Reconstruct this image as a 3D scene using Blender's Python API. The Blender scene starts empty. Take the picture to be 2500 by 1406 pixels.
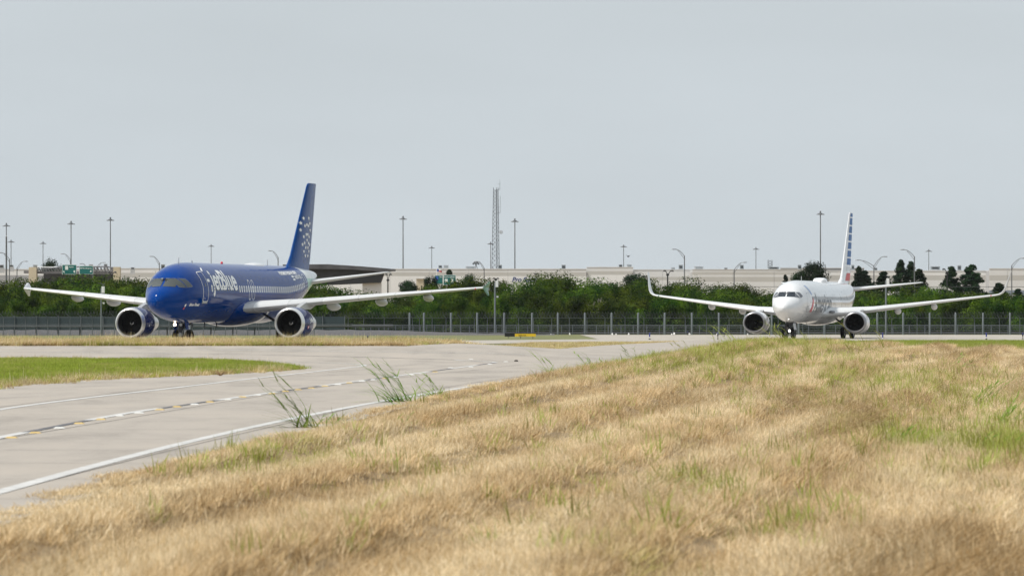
import bpy, bmesh, math, random
from mathutils import Vector, Matrix, noise

# ------------------------------------------------------------------ camera, sky, sun, exposure
F, YH, HC = 12000.0, 778.0, 1.9            # focal length and horizon row in pixels of the 2500 px photo, eye height
SC = bpy.context.scene
COL = SC.collection
cam = bpy.data.cameras.new('camera')
camo = bpy.data.objects.new('camera', cam)
COL.objects.link(camo)
camo.location = (0, 0, HC)
camo.rotation_euler = (math.radians(90), 0, 0)
cam.sensor_width = 36.0
cam.lens = 36.0 * F / 2500.0
cam.shift_y = (YH - 703.0) / 2500.0
cam.clip_start = 0.5
cam.clip_end = 9000
cam.dof.use_dof = True
cam.dof.focus_distance = 280.0
cam.dof.aperture_fstop = 6.5
SC.camera = camo

SUN_EL, SUN_AZ = math.radians(54), math.radians(250)      # azimuth clockwise from +Y
w = bpy.data.worlds.new('World')
SC.world = w
w.use_nodes = True
nt = w.node_tree
nt.nodes.clear()
sky = nt.nodes.new('ShaderNodeTexSky')
sky.sky_type = 'NISHITA'
sky.sun_disc = False
sky.sun_elevation = SUN_EL
sky.sun_rotation = SUN_AZ
sky.air_density = 1.2
sky.dust_density = 5.0
sky.ozone_density = 1.5
mx = nt.nodes.new('ShaderNodeMix')
mx.data_type = 'RGBA'
mx.inputs['B'].default_value = (6.30, 6.90, 7.30, 1)       # thin even cloud veil over the blue
bg = nt.nodes.new('ShaderNodeBackground')
bg.inputs['Strength'].default_value = 0.10
wo = nt.nodes.new('ShaderNodeOutputWorld')
# the veil is a little uneven, in very broad soft streaks
wtc = nt.nodes.new('ShaderNodeTexCoord')
wmp = nt.nodes.new('ShaderNodeMapping')
wmp.inputs['Scale'].default_value = (5.0, 5.0, 22.0)
wmp.inputs['Rotation'].default_value = (0.0, 0.12, 0.0)
wn = nt.nodes.new('ShaderNodeTexNoise')
wn.inputs['Scale'].default_value = 1.0
wn.inputs['Detail'].default_value = 4
wmr = nt.nodes.new('ShaderNodeMapRange')
wmr.inputs['From Min'].default_value = 0.3
wmr.inputs['From Max'].default_value = 0.7
wmr.inputs['To Min'].default_value = 0.86
wmr.inputs['To Max'].default_value = 0.97
nt.links.new(wtc.outputs['Generated'], wmp.inputs['Vector'])
nt.links.new(wmp.outputs['Vector'], wn.inputs['Vector'])
nt.links.new(wn.outputs['Fac'], wmr.inputs['Value'])
nt.links.new(wmr.outputs['Result'], mx.inputs['Factor'])
nt.links.new(sky.outputs['Color'], mx.inputs['A'])
nt.links.new(mx.outputs['Result'], bg.inputs['Color'])
nt.links.new(bg.outputs['Background'], wo.inputs['Surface'])

sl = bpy.data.lights.new('sun', 'SUN')
sl.energy = 4.5
sl.angle = math.radians(6.0)
sl.color = (1.0, 0.955, 0.88)
suno = bpy.data.objects.new('sun', sl)
COL.objects.link(suno)
sd = Vector((math.sin(SUN_AZ) * math.cos(SUN_EL), math.cos(SUN_AZ) * math.cos(SUN_EL), math.sin(SUN_EL)))
suno.rotation_euler = sd.to_track_quat('Z', 'Y').to_euler()
suno.location = (0, 100, 300)
vs = SC.view_settings
vs.view_transform = 'Standard'
vs.look = 'None'
vs.exposure = 0.0
vs.gamma = 1.0
vs.use_curve_mapping = False
SC.cycles.max_bounces = 6
SC.cycles.transparent_max_bounces = 16
SC.cycles.volume_bounces = 0
SC.cycles.diffuse_bounces = 3
SC.cycles.glossy_bounces = 3
SC.cycles.adaptive_threshold = 0.02

RN = random.Random(11)
PI = math.pi

# ------------------------------------------------------------------ small helpers
def clamp(x, a=0.0, b=1.0):
    return a if x < a else b if x > b else x

def sm(a, b, x):
    t = clamp((x - a) / (b - a))
    return t * t * (3 - 2 * t)

def lut(pts, x):
    if x <= pts[0][0]:
        return pts[0][1]
    for (a, u), (b, v) in zip(pts, pts[1:]):
        if x <= b:
            return u + (v - u) * (x - a) / (b - a)
    return pts[-1][1]

def smooth_lut(pts, x):
    """monotone-ish cubic through the points"""
    n = len(pts)
    if x <= pts[0][0]:
        return pts[0][1]
    if x >= pts[-1][0]:
        return pts[-1][1]
    for i in range(n - 1):
        if x <= pts[i + 1][0]:
            break
    x0, y0 = pts[i]
    x1, y1 = pts[i + 1]
    def sl_(k):
        if k == 0:
            return (pts[1][1] - pts[0][1]) / (pts[1][0] - pts[0][0])
        if k == n - 1:
            return (pts[-1][1] - pts[-2][1]) / (pts[-1][0] - pts[-2][0])
        d0 = (pts[k][1] - pts[k - 1][1]) / (pts[k][0] - pts[k - 1][0])
        d1 = (pts[k + 1][1] - pts[k][1]) / (pts[k + 1][0] - pts[k][0])
        if d0 * d1 <= 0:
            return 0.0
        return 2 * d0 * d1 / (d0 + d1)
    h = x1 - x0
    t = (x - x0) / h
    m0, m1 = sl_(i) * h, sl_(i + 1) * h
    return ((2 * t**3 - 3 * t**2 + 1) * y0 + (t**3 - 2 * t**2 + t) * m0 + (-2 * t**3 + 3 * t**2) * y1 + (t**3 - t**2) * m1)

class MB:
    def __init__(s):
        s.v, s.f, s.m = [], [], []
    def add(s, vs_, fs, mi=0):
        o = len(s.v)
        s.v += [tuple(p) for p in vs_]
        s.f += [tuple(i + o for i in q) for q in fs]
        s.m += [mi] * len(fs)
        return s
    def box(s, c, d, mi=0, rot=None):
        hx, hy, hz = d[0] / 2, d[1] / 2, d[2] / 2
        p = [Vector((x, y, z)) for x in (-hx, hx) for y in (-hy, hy) for z in (-hz, hz)]
        if rot is not None:
            p = [rot @ q for q in p]
        p = [q + Vector(c) for q in p]
        return s.add(p, [(0, 1, 3, 2), (4, 6, 7, 5), (0, 4, 5, 1), (2, 3, 7, 6), (0, 2, 6, 4), (1, 5, 7, 3)], mi)
    def tube(s, pts, r, n=8, mi=0, cap=True):
        pts = [Vector(p) for p in pts]
        rs = r if isinstance(r, (list, tuple)) else [r] * len(pts)
        vs_, fs = [], []
        up = None
        for i, p in enumerate(pts):
            t = (pts[min(i + 1, len(pts) - 1)] - pts[max(i - 1, 0)])
            if t.length < 1e-9:
                t = Vector((0, 0, 1))
            t.normalize()
            if up is None:
                up = t.orthogonal().normalized()
            up = (up - t * up.dot(t))
            if up.length < 1e-6:
                up = t.orthogonal()
            up.normalize()
            b = t.cross(up)
            for k in range(n):
                a = 2 * PI * k / n
                vs_.append(p + (up * math.cos(a) + b * math.sin(a)) * rs[i])
        for i in range(len(pts) - 1):
            for k in range(n):
                k2 = (k + 1) % n
                fs.append((i * n + k, i * n + k2, (i + 1) * n + k2, (i + 1) * n + k))
        if cap:
            fs.append(tuple(range(n - 1, -1, -1)))
            fs.append(tuple((len(pts) - 1) * n + k for k in range(n)))
        return s.add(vs_, fs, mi)
    def lathe(s, prof, axis, n=32, mi=0, o=(0, 0, 0)):
        """prof: (along, radius) around axis 'x', 'y' or 'z'"""
        vs_, fs = [], []
        for (t, r) in prof:
            for k in range(n):
                a = 2 * PI * k / n
                c_, s_ = r * math.cos(a), r * math.sin(a)
                q = (t, s_, c_) if axis == 'x' else (c_, t, s_) if axis == 'y' else (c_, s_, t)
                vs_.append((q[0] + o[0], q[1] + o[1], q[2] + o[2]))
        for i in range(len(prof) - 1):
            for k in range(n):
                k2 = (k + 1) % n
                fs.append((i * n + k, (i + 1) * n + k, (i + 1) * n + k2, i * n + k2))
        return s.add(vs_, fs, mi)
    def loft(s, rings, cap=True, mi=0):
        n = len(rings[0])
        vs_ = [p for r in rings for p in r]
        fs = []
        for i in range(len(rings) - 1):
            for k in range(n):
                k2 = (k + 1) % n
                fs.append((i * n + k, i * n + k2, (i + 1) * n + k2, (i + 1) * n + k))
        if cap:
            fs.append(tuple(range(n - 1, -1, -1)))
            fs.append(tuple((len(rings) - 1) * n + k for k in range(n)))
        return s.add(vs_, fs, mi)
    def mesh(s, name, mats, smooth=False, fix=True):
        me = bpy.data.meshes.new(name)
        me.from_pydata(s.v, [], s.f)
        for m_ in (mats if isinstance(mats, (list, tuple)) else [mats]):
            me.materials.append(m_)
        if len(me.materials) > 1:
            me.polygons.foreach_set('material_index', s.m)
        if fix:
            bm = bmesh.new()
            bm.from_mesh(me)
            bmesh.ops.recalc_face_normals(bm, faces=bm.faces)
            bm.to_mesh(me)
            bm.free()
        if smooth:
            me.polygons.foreach_set('use_smooth', [True] * len(me.polygons))
            if smooth != 'all':
                me.set_sharp_from_angle(angle=math.radians(smooth if smooth is not True else 40))
        me.update()
        return me
    def build(s, name, mats, parent=None, smooth=False, loc=None, fix=True):
        return link(name, s.mesh(name, mats, smooth, fix), parent, loc)

def link(name, data, parent=None, loc=None):
    o = bpy.data.objects.new(name, data)
    COL.objects.link(o)
    if parent is not None:
        o.parent = parent
    if loc is not None:
        o.location = loc
    return o

def tag(o, label, cat=None, group=None, kind=None):
    if label:
        o['label'] = label
    if cat:
        o['category'] = cat
    if group:
        o['group'] = group
    if kind:
        o['kind'] = kind
    return o

def thing(name, label, cat, loc=(0, 0, 0), rz=0.0, group=None):
    o = link(name, None, None, loc)
    o.rotation_euler = (0, 0, rz)
    o.empty_display_size = 0.5
    return tag(o, label, cat, group)

# ------------------------------------------------------------------ materials
def mat(name, col, rough=0.6, metal=0.0, coat=0.0, noise_amt=0.0, nscale=3.0, spec=0.5, bump=0.0, bscale=20.0, emit=None, estr=0.0, coord='Object', ior=None, coat_rough=0.08):
    m = bpy.data.materials.new(name)
    m.use_nodes = True
    t = m.node_tree
    b = t.nodes['Principled BSDF']
    b.inputs['Base Color'].default_value = (*col, 1)
    b.inputs['Roughness'].default_value = rough
    b.inputs['Metallic'].default_value = metal
    b.inputs['Specular IOR Level'].default_value = spec
    b.inputs['Coat Weight'].default_value = coat
    b.inputs['Coat Roughness'].default_value = coat_rough
    if emit:
        b.inputs['Emission Color'].default_value = (*emit, 1)
        b.inputs['Emission Strength'].default_value = estr
    tc = t.nodes.new('ShaderNodeTexCoord')
    if noise_amt > 0:
        n = t.nodes.new('ShaderNodeTexNoise')
        n.inputs['Scale'].default_value = nscale
        n.inputs['Detail'].default_value = 5
        t.links.new(tc.outputs[coord], n.inputs['Vector'])
        r = t.nodes.new('ShaderNodeMapRange')
        r.inputs['From Min'].default_value = 0.3
        r.inputs['From Max'].default_value = 0.7
        r.inputs['To Min'].default_value = 1 - noise_amt
        r.inputs['To Max'].default_value = 1 + noise_amt
        t.links.new(n.outputs['Fac'], r.inputs['Value'])
        h = t.nodes.new('ShaderNodeHueSaturation')
        h.inputs['Color'].default_value = (*col, 1)
        t.links.new(r.outputs['Result'], h.inputs['Value'])
        t.links.new(h.outputs['Color'], b.inputs['Base Color'])
    if bump > 0:
        n2 = t.nodes.new('ShaderNodeTexNoise')
        n2.inputs['Scale'].default_value = bscale
        n2.inputs['Detail'].default_value = 4
        t.links.new(tc.outputs[coord], n2.inputs['Vector'])
        bp = t.nodes.new('ShaderNodeBump')
        bp.inputs['Strength'].default_value = bump
        t.links.new(n2.outputs['Fac'], bp.inputs['Height'])
        t.links.new(bp.outputs['Normal'], b.inputs['Normal'])
    return m

def N(t, typ, **kw):
    n = t.nodes.new(typ)
    for k, v in kw.items():
        setattr(n, k, v)
    return n

def ramp(t, stops):
    r = t.nodes.new('ShaderNodeValToRGB')
    e = r.color_ramp.elements
    while len(e) < len(stops):
        e.new(0.5)
    for el, (p, c) in zip(e, stops):
        el.position = p
        el.color = (*c, 1)
    return r

def grass_mat(name, dry, dry2, green, green_amt, pscale=0.12, rnd=0.35, transl=0.35, aniso=1.0):
    """blade colour: tan to straw by tuft, drifting to green in broad patches"""
    m = bpy.data.materials.new(name)
    m.use_nodes = True
    t = m.node_tree
    t.nodes.clear()
    L = t.links.new
    geo = N(t, 'ShaderNodeNewGeometry')
    oi = N(t, 'ShaderNodeObjectInfo')
    mpa = N(t, 'ShaderNodeMapping')
    mpa.inputs['Rotation'].default_value = (0, 0, math.radians(6.5) if aniso < 1 else 0)
    mpa.inputs['Scale'].default_value = (1, aniso, 1)
    L(geo.outputs['Position'], mpa.inputs['Vector'])
    n1 = N(t, 'ShaderNodeTexNoise')
    n1.inputs['Scale'].default_value = pscale
    n1.inputs['Detail'].default_value = 4
    L(mpa.outputs['Vector'], n1.inputs['Vector'])
    n2 = N(t, 'ShaderNodeTexNoise')
    n2.inputs['Scale'].default_value = 0.55
    n2.inputs['Detail'].default_value = 3
    L(mpa.outputs['Vector'], n2.inputs['Vector'])
    mixd = N(t, 'ShaderNodeMix', data_type='RGBA')
    mixd.inputs['A'].default_value = (*dry, 1)
    mixd.inputs['B'].default_value = (*dry2, 1)
    cr2 = N(t, 'ShaderNodeMapRange')
    cr2.inputs['From Min'].default_value = 0.38
    cr2.inputs['From Max'].default_value = 0.62
    if aniso < 1:
        # cut hay lies pale on each swath, the stubble between is browner
        sx_ = N(t, 'ShaderNodeSeparateXYZ')
        L(geo.outputs['Position'], sx_.inputs[0])
        cc = N(t, 'ShaderNodeMath', operation='MULTIPLY_ADD')
        cc.inputs[1].default_value = -0.114
        L(sx_.outputs['Y'], cc.inputs[0])
        L(sx_.outputs['X'], cc.inputs[2])
        cw = N(t, 'ShaderNodeMath', operation='MULTIPLY_ADD')
        cw.inputs[1].default_value = 2.2
        L(n1.outputs['Fac'], cw.inputs[0])
        L(cc.outputs[0], cw.inputs[2])
        cs = N(t, 'ShaderNodeMath', operation='MULTIPLY')
        cs.inputs[1].default_value = 2 * PI / 2.7
        L(cw.outputs[0], cs.inputs[0])
        sn = N(t, 'ShaderNodeMath', operation='SINE')
        L(cs.outputs[0], sn.inputs[0])
        sa_ = N(t, 'ShaderNodeMath', operation='MULTIPLY_ADD')
        sa_.inputs[1].default_value = 0.10
        L(sn.outputs[0], sa_.inputs[0])
        L(n2.outputs['Fac'], sa_.inputs[2])
        L(sa_.outputs[0], cr2.inputs['Value'])
    else:
        L(n2.outputs['Fac'], cr2.inputs['Value'])
    L(cr2.outputs['Result'], mixd.inputs['Factor'])
    add = N(t, 'ShaderNodeMath', operation='MULTIPLY_ADD')
    add.inputs[1].default_value = rnd
    L(oi.outputs['Random'], add.inputs[0])
    L(n1.outputs['Fac'], add.inputs[2])
    thr = N(t, 'ShaderNodeMapRange')
    thr.inputs['From Min'].default_value = 0.85 - green_amt
    thr.inputs['From Max'].default_value = 1.0 - green_amt
    L(add.outputs['Value'], thr.inputs['Value'])
    mixg = N(t, 'ShaderNodeMix', data_type='RGBA')
    mixg.inputs['B'].default_value = (*green, 1)
    L(thr.outputs['Result'], mixg.inputs['Factor'])
    L(mixd.outputs['Result'], mixg.inputs['A'])
    hv = N(t, 'ShaderNodeHueSaturation')
    vr = N(t, 'ShaderNodeMapRange')
    vr.inputs['To Min'].default_value = 0.62
    vr.inputs['To Max'].default_value = 1.28
    L(oi.outputs['Random'], vr.inputs['Value'])
    L(vr.outputs['Result'], hv.inputs['Value'])
    L(mixg.outputs['Result'], hv.inputs['Color'])
    d = N(t, 'ShaderNodeBsdfDiffuse')
    tr = N(t, 'ShaderNodeBsdfTranslucent')
    ms = N(t, 'ShaderNodeMixShader')
    ms.inputs[0].default_value = transl
    L(hv.outputs['Color'], d.inputs['Color'])
    L(hv.outputs['Color'], tr.inputs['Color'])
    L(d.outputs[0], ms.inputs[1])
    L(tr.outputs[0], ms.inputs[2])
    o = N(t, 'ShaderNodeOutputMaterial')
    L(ms.outputs[0], o.inputs['Surface'])
    return m

def leaf_mat(name, c1, c2, transl=0.3):
    m = bpy.data.materials.new(name)
    m.use_nodes = True
    t = m.node_tree
    t.nodes.clear()
    L = t.links.new
    oi = N(t, 'ShaderNodeObjectInfo')
    geo = N(t, 'ShaderNodeNewGeometry')
    n1 = N(t, 'ShaderNodeTexNoise')
    n1.inputs['Scale'].default_value = 0.6
    n1.inputs['Detail'].default_value = 3
    L(geo.outputs['Position'], n1.inputs['Vector'])
    mr = N(t, 'ShaderNodeMapRange')
    mr.inputs['From Min'].default_value = 0.42
    mr.inputs['From Max'].default_value = 0.64
    L(n1.outputs['Fac'], mr.inputs['Value'])
    mx_ = N(t, 'ShaderNodeMix', data_type='RGBA')
    mx_.inputs['A'].default_value = (*c1, 1)
    mx_.inputs['B'].default_value = (*c2, 1)
    L(mr.outputs['Result'], mx_.inputs['Factor'])
    hv = N(t, 'ShaderNodeHueSaturation')
    vr = N(t, 'ShaderNodeMapRange')
    vr.inputs['To Min'].default_value = 0.6
    vr.inputs['To Max'].default_value = 1.4
    L(oi.outputs['Random'], vr.inputs['Value'])
    hr = N(t, 'ShaderNodeMapRange')
    hr.inputs['To Min'].default_value = 0.475
    hr.inputs['To Max'].default_value = 0.52
    L(oi.outputs['Random'], hr.inputs['Value'])
    L(hr.outputs['Result'], hv.inputs['Hue'])
    L(vr.outputs['Result'], hv.inputs['Value'])
    L(mx_.outputs['Result'], hv.inputs['Color'])
    d = N(t, 'ShaderNodeBsdfPrincipled')
    d.inputs['Roughness'].default_value = 0.8
    d.inputs['Specular IOR Level'].default_value = 0.1
    tr = N(t, 'ShaderNodeBsdfTranslucent')
    ms = N(t, 'ShaderNodeMixShader')
    ms.inputs[0].default_value = transl
    L(hv.outputs['Color'], d.inputs['Base Color'])
    L(hv.outputs['Color'], tr.inputs['Color'])
    L(d.outputs[0], ms.inputs[1])
    L(tr.outputs[0], ms.inputs[2])
    o = N(t, 'ShaderNodeOutputMaterial')
    L(ms.outputs[0], o.inputs['Surface'])
    return m

def concrete_mat(name, col, joint=0.0, streak=True):
    m = bpy.data.materials.new(name)
    m.use_nodes = True
    t = m.node_tree
    L = t.links.new
    b = t.nodes['Principled BSDF']
    b.inputs['Roughness'].default_value = 0.85
    b.inputs['Specular IOR Level'].default_value = 0.25
    geo = N(t, 'ShaderNodeNewGeometry')
    mp = N(t, 'ShaderNodeMapping')
    mp.inputs['Scale'].default_value = (0.5, 0.12, 0.3)
    L(geo.outputs['Position'], mp.inputs['Vector'])
    n1 = N(t, 'ShaderNodeTexNoise')
    n1.inputs['Scale'].default_value = 1.0
    n1.inputs['Detail'].default_value = 7
    n1.inputs['Roughness'].default_value = 0.65
    L(mp.outputs['Vector'], n1.inputs['Vector'])
    n2 = N(t, 'ShaderNodeTexNoise')
    n2.inputs['Scale'].default_value = 14.0
    n2.inputs['Detail'].default_value = 4
    L(geo.outputs['Position'], n2.inputs['Vector'])
    a = N(t, 'ShaderNodeMath', operation='MULTIPLY_ADD')
    a.inputs[1].default_value = 0.35
    L(n2.outputs['Fac'], a.inputs[0])
    L(n1.outputs['Fac'], a.inputs[2])
    c0 = tuple(x * 0.74 for x in col)
    c1 = (col[0] * 1.12, col[1] * 1.10, col[2] * 1.08)
    r = ramp(t, [(0.45, c0), (0.66, col), (0.9, c1)])
    L(a.outputs['Value'], r.inputs['Fac'])
    L(r.outputs['Color'], b.inputs['Base Color'])
    return m

M = {}
M['road'] = concrete_mat('road_concrete', (0.332, 0.300, 0.266))
M['taxi'] = concrete_mat('taxiway_concrete', (0.350, 0.322, 0.285))
M['ground'] = mat('dry_soil', (0.22, 0.155, 0.08), 0.95, noise_amt=0.3, nscale=0.25, bump=0.3, bscale=5)
M['lawn_soil'] = mat('lawn_soil', (0.20, 0.22, 0.05), 0.95, noise_amt=0.2, nscale=0.4)
M['gravel'] = mat('gravel', (0.08, 0.077, 0.08), 0.95, noise_amt=0.55, nscale=5.0, bump=0.8, bscale=9)
M['white_line'] = mat('road_paint_white', (0.47, 0.465, 0.455), 0.7, noise_amt=0.2, nscale=3)
M['dark_line'] = mat('road_paint_black', (0.10, 0.10, 0.11), 0.8, noise_amt=0.4, nscale=2)
M['button_y'] = mat('yellow_button', (0.50, 0.36, 0.14), 0.5)
M['button_w'] = mat('white_button', (0.55, 0.55, 0.53), 0.5)
M['drygrass'] = grass_mat('dry_grass', (0.75, 0.615, 0.40), (0.58, 0.435, 0.25), (0.34, 0.34, 0.085), 0.05, pscale=0.3, rnd=0.28, aniso=0.13)
M['verge'] = grass_mat('verge_grass', (0.62, 0.52, 0.31), (0.50, 0.36, 0.17), (0.32, 0.34, 0.06), 0.16, pscale=0.25)
M['lawn'] = grass_mat('lawn_grass', (0.46, 0.42, 0.16), (0.38, 0.37, 0.11), (0.25, 0.31, 0.05), 0.34, pscale=0.3)
M['weed'] = leaf_mat('weed_leaf', (0.19, 0.32, 0.05), (0.30, 0.44, 0.09), 0.5)
M['weed_y'] = leaf_mat('grass_leaf', (0.28, 0.315, 0.055), (0.40, 0.41, 0.12), 0.45)
M['leaf'] = leaf_mat('broad_leaf', (0.013, 0.036, 0.004), (0.088, 0.138, 0.009), 0.28)  # bright tone paints sunlit clumps, dark tone the shaded gaps, mixed by noise
M['leaf_dark'] = leaf_mat('cedar_leaf', (0.007, 0.020, 0.009), (0.020, 0.042, 0.014), 0.15)
M['bark'] = mat('bark', (0.11, 0.085, 0.06), 0.9, noise_amt=0.3, nscale=4, bump=0.4)
M['galv'] = mat('galvanised_steel', (0.17, 0.18, 0.19), 0.5, metal=0.5, noise_amt=0.15, nscale=2)
M['steel_dark'] = mat('dark_steel', (0.06, 0.065, 0.07), 0.5, metal=0.3)
M['mast'] = mat('mast_steel', (0.13, 0.14, 0.15), 0.6, metal=0.3)
M['tower_steel'] = mat('tower_steel', (0.045, 0.05, 0.055), 0.6)
M['black'] = mat('black_paint', (0.012, 0.012, 0.013), 0.5)
M['rubber'] = mat('tyre_rubber', (0.012, 0.012, 0.013), 0.75)
M['white_plastic'] = mat('white_plastic', (0.75, 0.75, 0.74), 0.5)
M['trash'] = mat('litter_white', (0.75, 0.74, 0.72), 0.6, noise_amt=0.1)

# ------------------------------------------------------------------ terrain
PROF_L = [(0, -.06), (50, 0), (196, .171), (200, .19), (216, .604), (219, .68), (236, .80), (246, .62), (262, .12), (280, .0), (9000, 0)]
PROF_R = [(0, -.06), (50, 0), (200, .175), (260, .20), (330, .10), (410, .0), (9000, 0)]
EDGE = [(0, -6.0), (48.8, -5.1), (65, -4.5), (86.5, -3.45), (129.6, -1.1), (176, 3.4), (202, 5.8), (230, 8.2), (300, 13.5), (420, 30), (600, 60)]
# right-hand edge of the road: X for each Y

def edge_x(y):
    return smooth_lut(EDGE, y)

def bank(x, y):
    d = x - edge_x(y)
    if d <= 0 or y > 345:
        return 0.0
    a = 0.70 - 0.36 * sm(4, 14, d)
    return a * sm(0, 5.0, d) * sm(70, 178, y) * (1 - sm(196, 345, y))

def rough(x, y):
    """mowing swaths and lumps on the rough grass"""
    d = x - edge_x(y)
    if d <= 0 or y > 260 or y < 12:
        return 0.0
    k = sm(0, 1.2, d) * (1 - sm(210, 260, y))
    c_ = x - 0.114 * y
    wob = noise.noise(Vector((x * 0.05, y * 0.016, 3.1))) * 1.0
    u_ = ((c_ + wob) / 2.7) % 1.0
    r = 0.21 * ((u_ / 0.86) ** 1.4 if u_ < 0.86 else 1 - sm(0.86, 1.0, u_)) - 0.08 + 0.07 * noise.noise(Vector((c_ * 0.40, y * 0.03, 7.7))) + 0.03 * noise.noise(Vector((c_ * 1.1, y * 0.18, 1.7)))
    return r * k

def T0(x, y):
    wl = 1 - sm(-6, 9, x) if y > 190 else 1.0
    a = lut(PROF_L, y)
    if wl < 1:
        a = a * wl + lut(PROF_R, y) * (1 - wl)
    return a

def T(x, y):
    return T0(x, y) + bank(x, y) + rough(x, y)

def ground_at(px, py, y0=20.0, y1=900.0, fn=T0):
    """where the photo's pixel meets the ground"""
    u = (px - 1250.0) / F
    vv = (YH - py) / F
    y = y0
    prev = y0
    while y < y1:
        if HC + vv * y <= fn(u * y, y):
            lo, hi = prev, y
            for _ in range(30):
                m_ = (lo + hi) / 2
                if HC + vv * m_ <= fn(u * m_, m_):
                    hi = m_
                else:
                    lo = m_
            return Vector((u * hi, hi, fn(u * hi, hi)))
        prev = y
        y += max(0.25, y * 0.004)
    return Vector((u * y1, y1, 0))

def at(px, py, y):
    """point seen at a pixel, standing y metres away"""
    return Vector(((px - 1250.0) / F * y, y, HC + (YH - py) / F * y))

def sx(px, y):
    return (px - 1250.0) / F * y

def grid_sheet(rows, ncol, fx, zf, name, material, smooth=True):
    """rows: list of Y; fx(y) -> (x0, x1); draped with zf(x, y)"""
    mb = MB()
    vs_, fs = [], []
    for y in rows:
        a, b = fx(y)
        for k in range(ncol + 1):
            x = a + (b - a) * k / ncol
            vs_.append((x, y, zf(x, y)))
    n = ncol + 1
    for i in range(len(rows) - 1):
        for k in range(ncol):
            fs.append((i * n + k, i * n + k + 1, (i + 1) * n + k + 1, (i + 1) * n + k))
    mb.add(vs_, fs)
    return mb.build(name, material, smooth='all' if smooth else False, fix=False)

# ground: one sheet to the horizon, fine near the camera
def rows_geo(a, b, step0, g):
    r, s = [a], step0
    while r[-1] < b:
        r.append(min(b, r[-1] + s))
        s *= g
    return r
mb = MB()
ys = rows_geo(2, 430, 0.9, 1.0035) + [500, 560, 600, 700, 900, 1300, 2000, 3000, 3990]
xs = sorted(set([-3990, -2000, -900, -400, -200, -120] + [-80 + 4 * k for k in range(16)] + [-16 + 0.75 * k for k in range(76)] + [42 + 4 * k for k in range(11)] + [120, 200, 400, 900, 2000, 3990]))
ys = [-200, -40, -10] + ys
vs_, fs = [], []
for y in ys:
    for x in xs:
        z = T(x, max(y, 2)) - 0.02
        vs_.append((x, y, z))
n = len(xs)
for i in range(len(ys) - 1):
    for k in range(n - 1):
        fs.append((i * n + k, i * n + k + 1, (i + 1) * n + k + 1, (i + 1) * n + k))
mb.add(vs_, fs)
tag(mb.build('ground', M['ground'], smooth='all', fix=False), 'dry tan soil and turf of the airfield', kind='structure')

# road pavement
LEFT = [(0, -20), (125, -17), (140, -20), (160, -30), (176, -60), (219, -75)]
rows = [8 + 2 * k for k in range(54)] + [116 + 1.5 * k for k in range(69)]
rows = [r for r in rows if r < 219] + [219]
road = grid_sheet(rows, 70, lambda y: (lut(LEFT, y), edge_x(y) + 0.5), lambda x, y: T0(x, y) + 0.012, 'road', M['road'])
tag(road, 'pale concrete perimeter road curving away to the left', kind='structure')
STRIP = [(219, -5.0), (240, -2.0), (280, 1.5), (340, 7.0), (420, 15), (480, 19)]
rows = [219 + 3 * k for k in range(74)]
conn = grid_sheet(rows, 30, lambda y: (smooth_lut(STRIP, y), edge_x(y) + 0.5), lambda x, y: T0(x, y) + 0.013, 'road_apron', M['road'])
tag(conn, 'concrete apron linking the road to the taxiway', kind='structure')
# taxiway: front edge Y for each X
TFRONT = [(-400, 272), (-20, 280), (2, 300), (16, 415), (30, 428), (400, 440)]
mb = MB()
vs_, fs = [], []
txs = [8, 10, 13, 16] + [19 + 3 * k for k in range(18)] + [80, 110, 160, 250, 400]
for x in txs:
    a = max(lut(TFRONT, x), 395)
    for k in range(25):
        y = a + (578 - a) * k / 24
        vs_.append((x, y, T0(x, y) + 0.008))
for i in range(len(txs) - 1):
    for k in range(24):
        fs.append((i * 25 + k, (i + 1) * 25 + k, (i + 1) * 25 + k + 1, i * 25 + k + 1))
mb.add(vs_, fs)
tag(mb.build('taxiway', M['taxi'], smooth='all', fix=False), 'pale concrete taxiway under the white airliner', kind='structure')
CLINE = [Vector(p) for p in ((-46, 240, 0), (-34, 288, 0), (-26, 320, 0), (-15.5, 362, 0), (-3, 405, 0), (14, 440, 0), (30, 478, 0))]
def taxi_strip(half, lift, name, m_, label, z=True):
    cl = []
    for i in range(len(CLINE) - 1):
        p0, p1, p2, p3 = CLINE[max(i - 1, 0)], CLINE[i], CLINE[i + 1], CLINE[min(i + 2, len(CLINE) - 1)]
        for k in range(10):
            t = k / 10
            cl.append(0.5 * ((2 * p1) + (p2 - p0) * t + (2 * p0 - 5 * p1 + 4 * p2 - p3) * t * t + (3 * p1 - p0 - 3 * p2 + p3) * t**3))
    cl.append(CLINE[-1])
    mb = MB()
    vs_, fs = [], []
    for i, p in enumerate(cl):
        d = (cl[min(i + 1, len(cl) - 1)] - cl[max(i - 1, 0)]).normalized()
        nn = Vector((-d.y, d.x, 0))
        for k in range(9):
            q = p + nn * (half - 2 * half * k / 8)
            vs_.append((q.x, q.y, T0(q.x, q.y) + lift))
    for i in range(len(cl) - 1):
        for k in range(8):
            fs.append((i * 9 + k, i * 9 + k + 1, (i + 1) * 9 + k + 1, (i + 1) * 9 + k))
    mb.add(vs_, fs)
    o = mb.build(name, m_, smooth='all', fix=False)
    return tag(o, label, kind='structure')
taxi_strip(11.5, 0.012, 'taxiway', M['taxi'], 'concrete taxiway strip under the blue airliner')
M['infield'] = mat('infield_turf', (0.13, 0.135, 0.045), 0.95, noise_amt=0.35, nscale=0.15, bump=0.3, bscale=4)
mb = MB()
vs_, fs = [], []
ixs = [-390, -200, -100] + [-70 + 4 * k for k in range(36)] + [100, 200, 390]
iys = [255, 259, 262, 266, 272, 280, 290, 305, 320, 340, 370, 400, 440, 500, 600]
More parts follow.
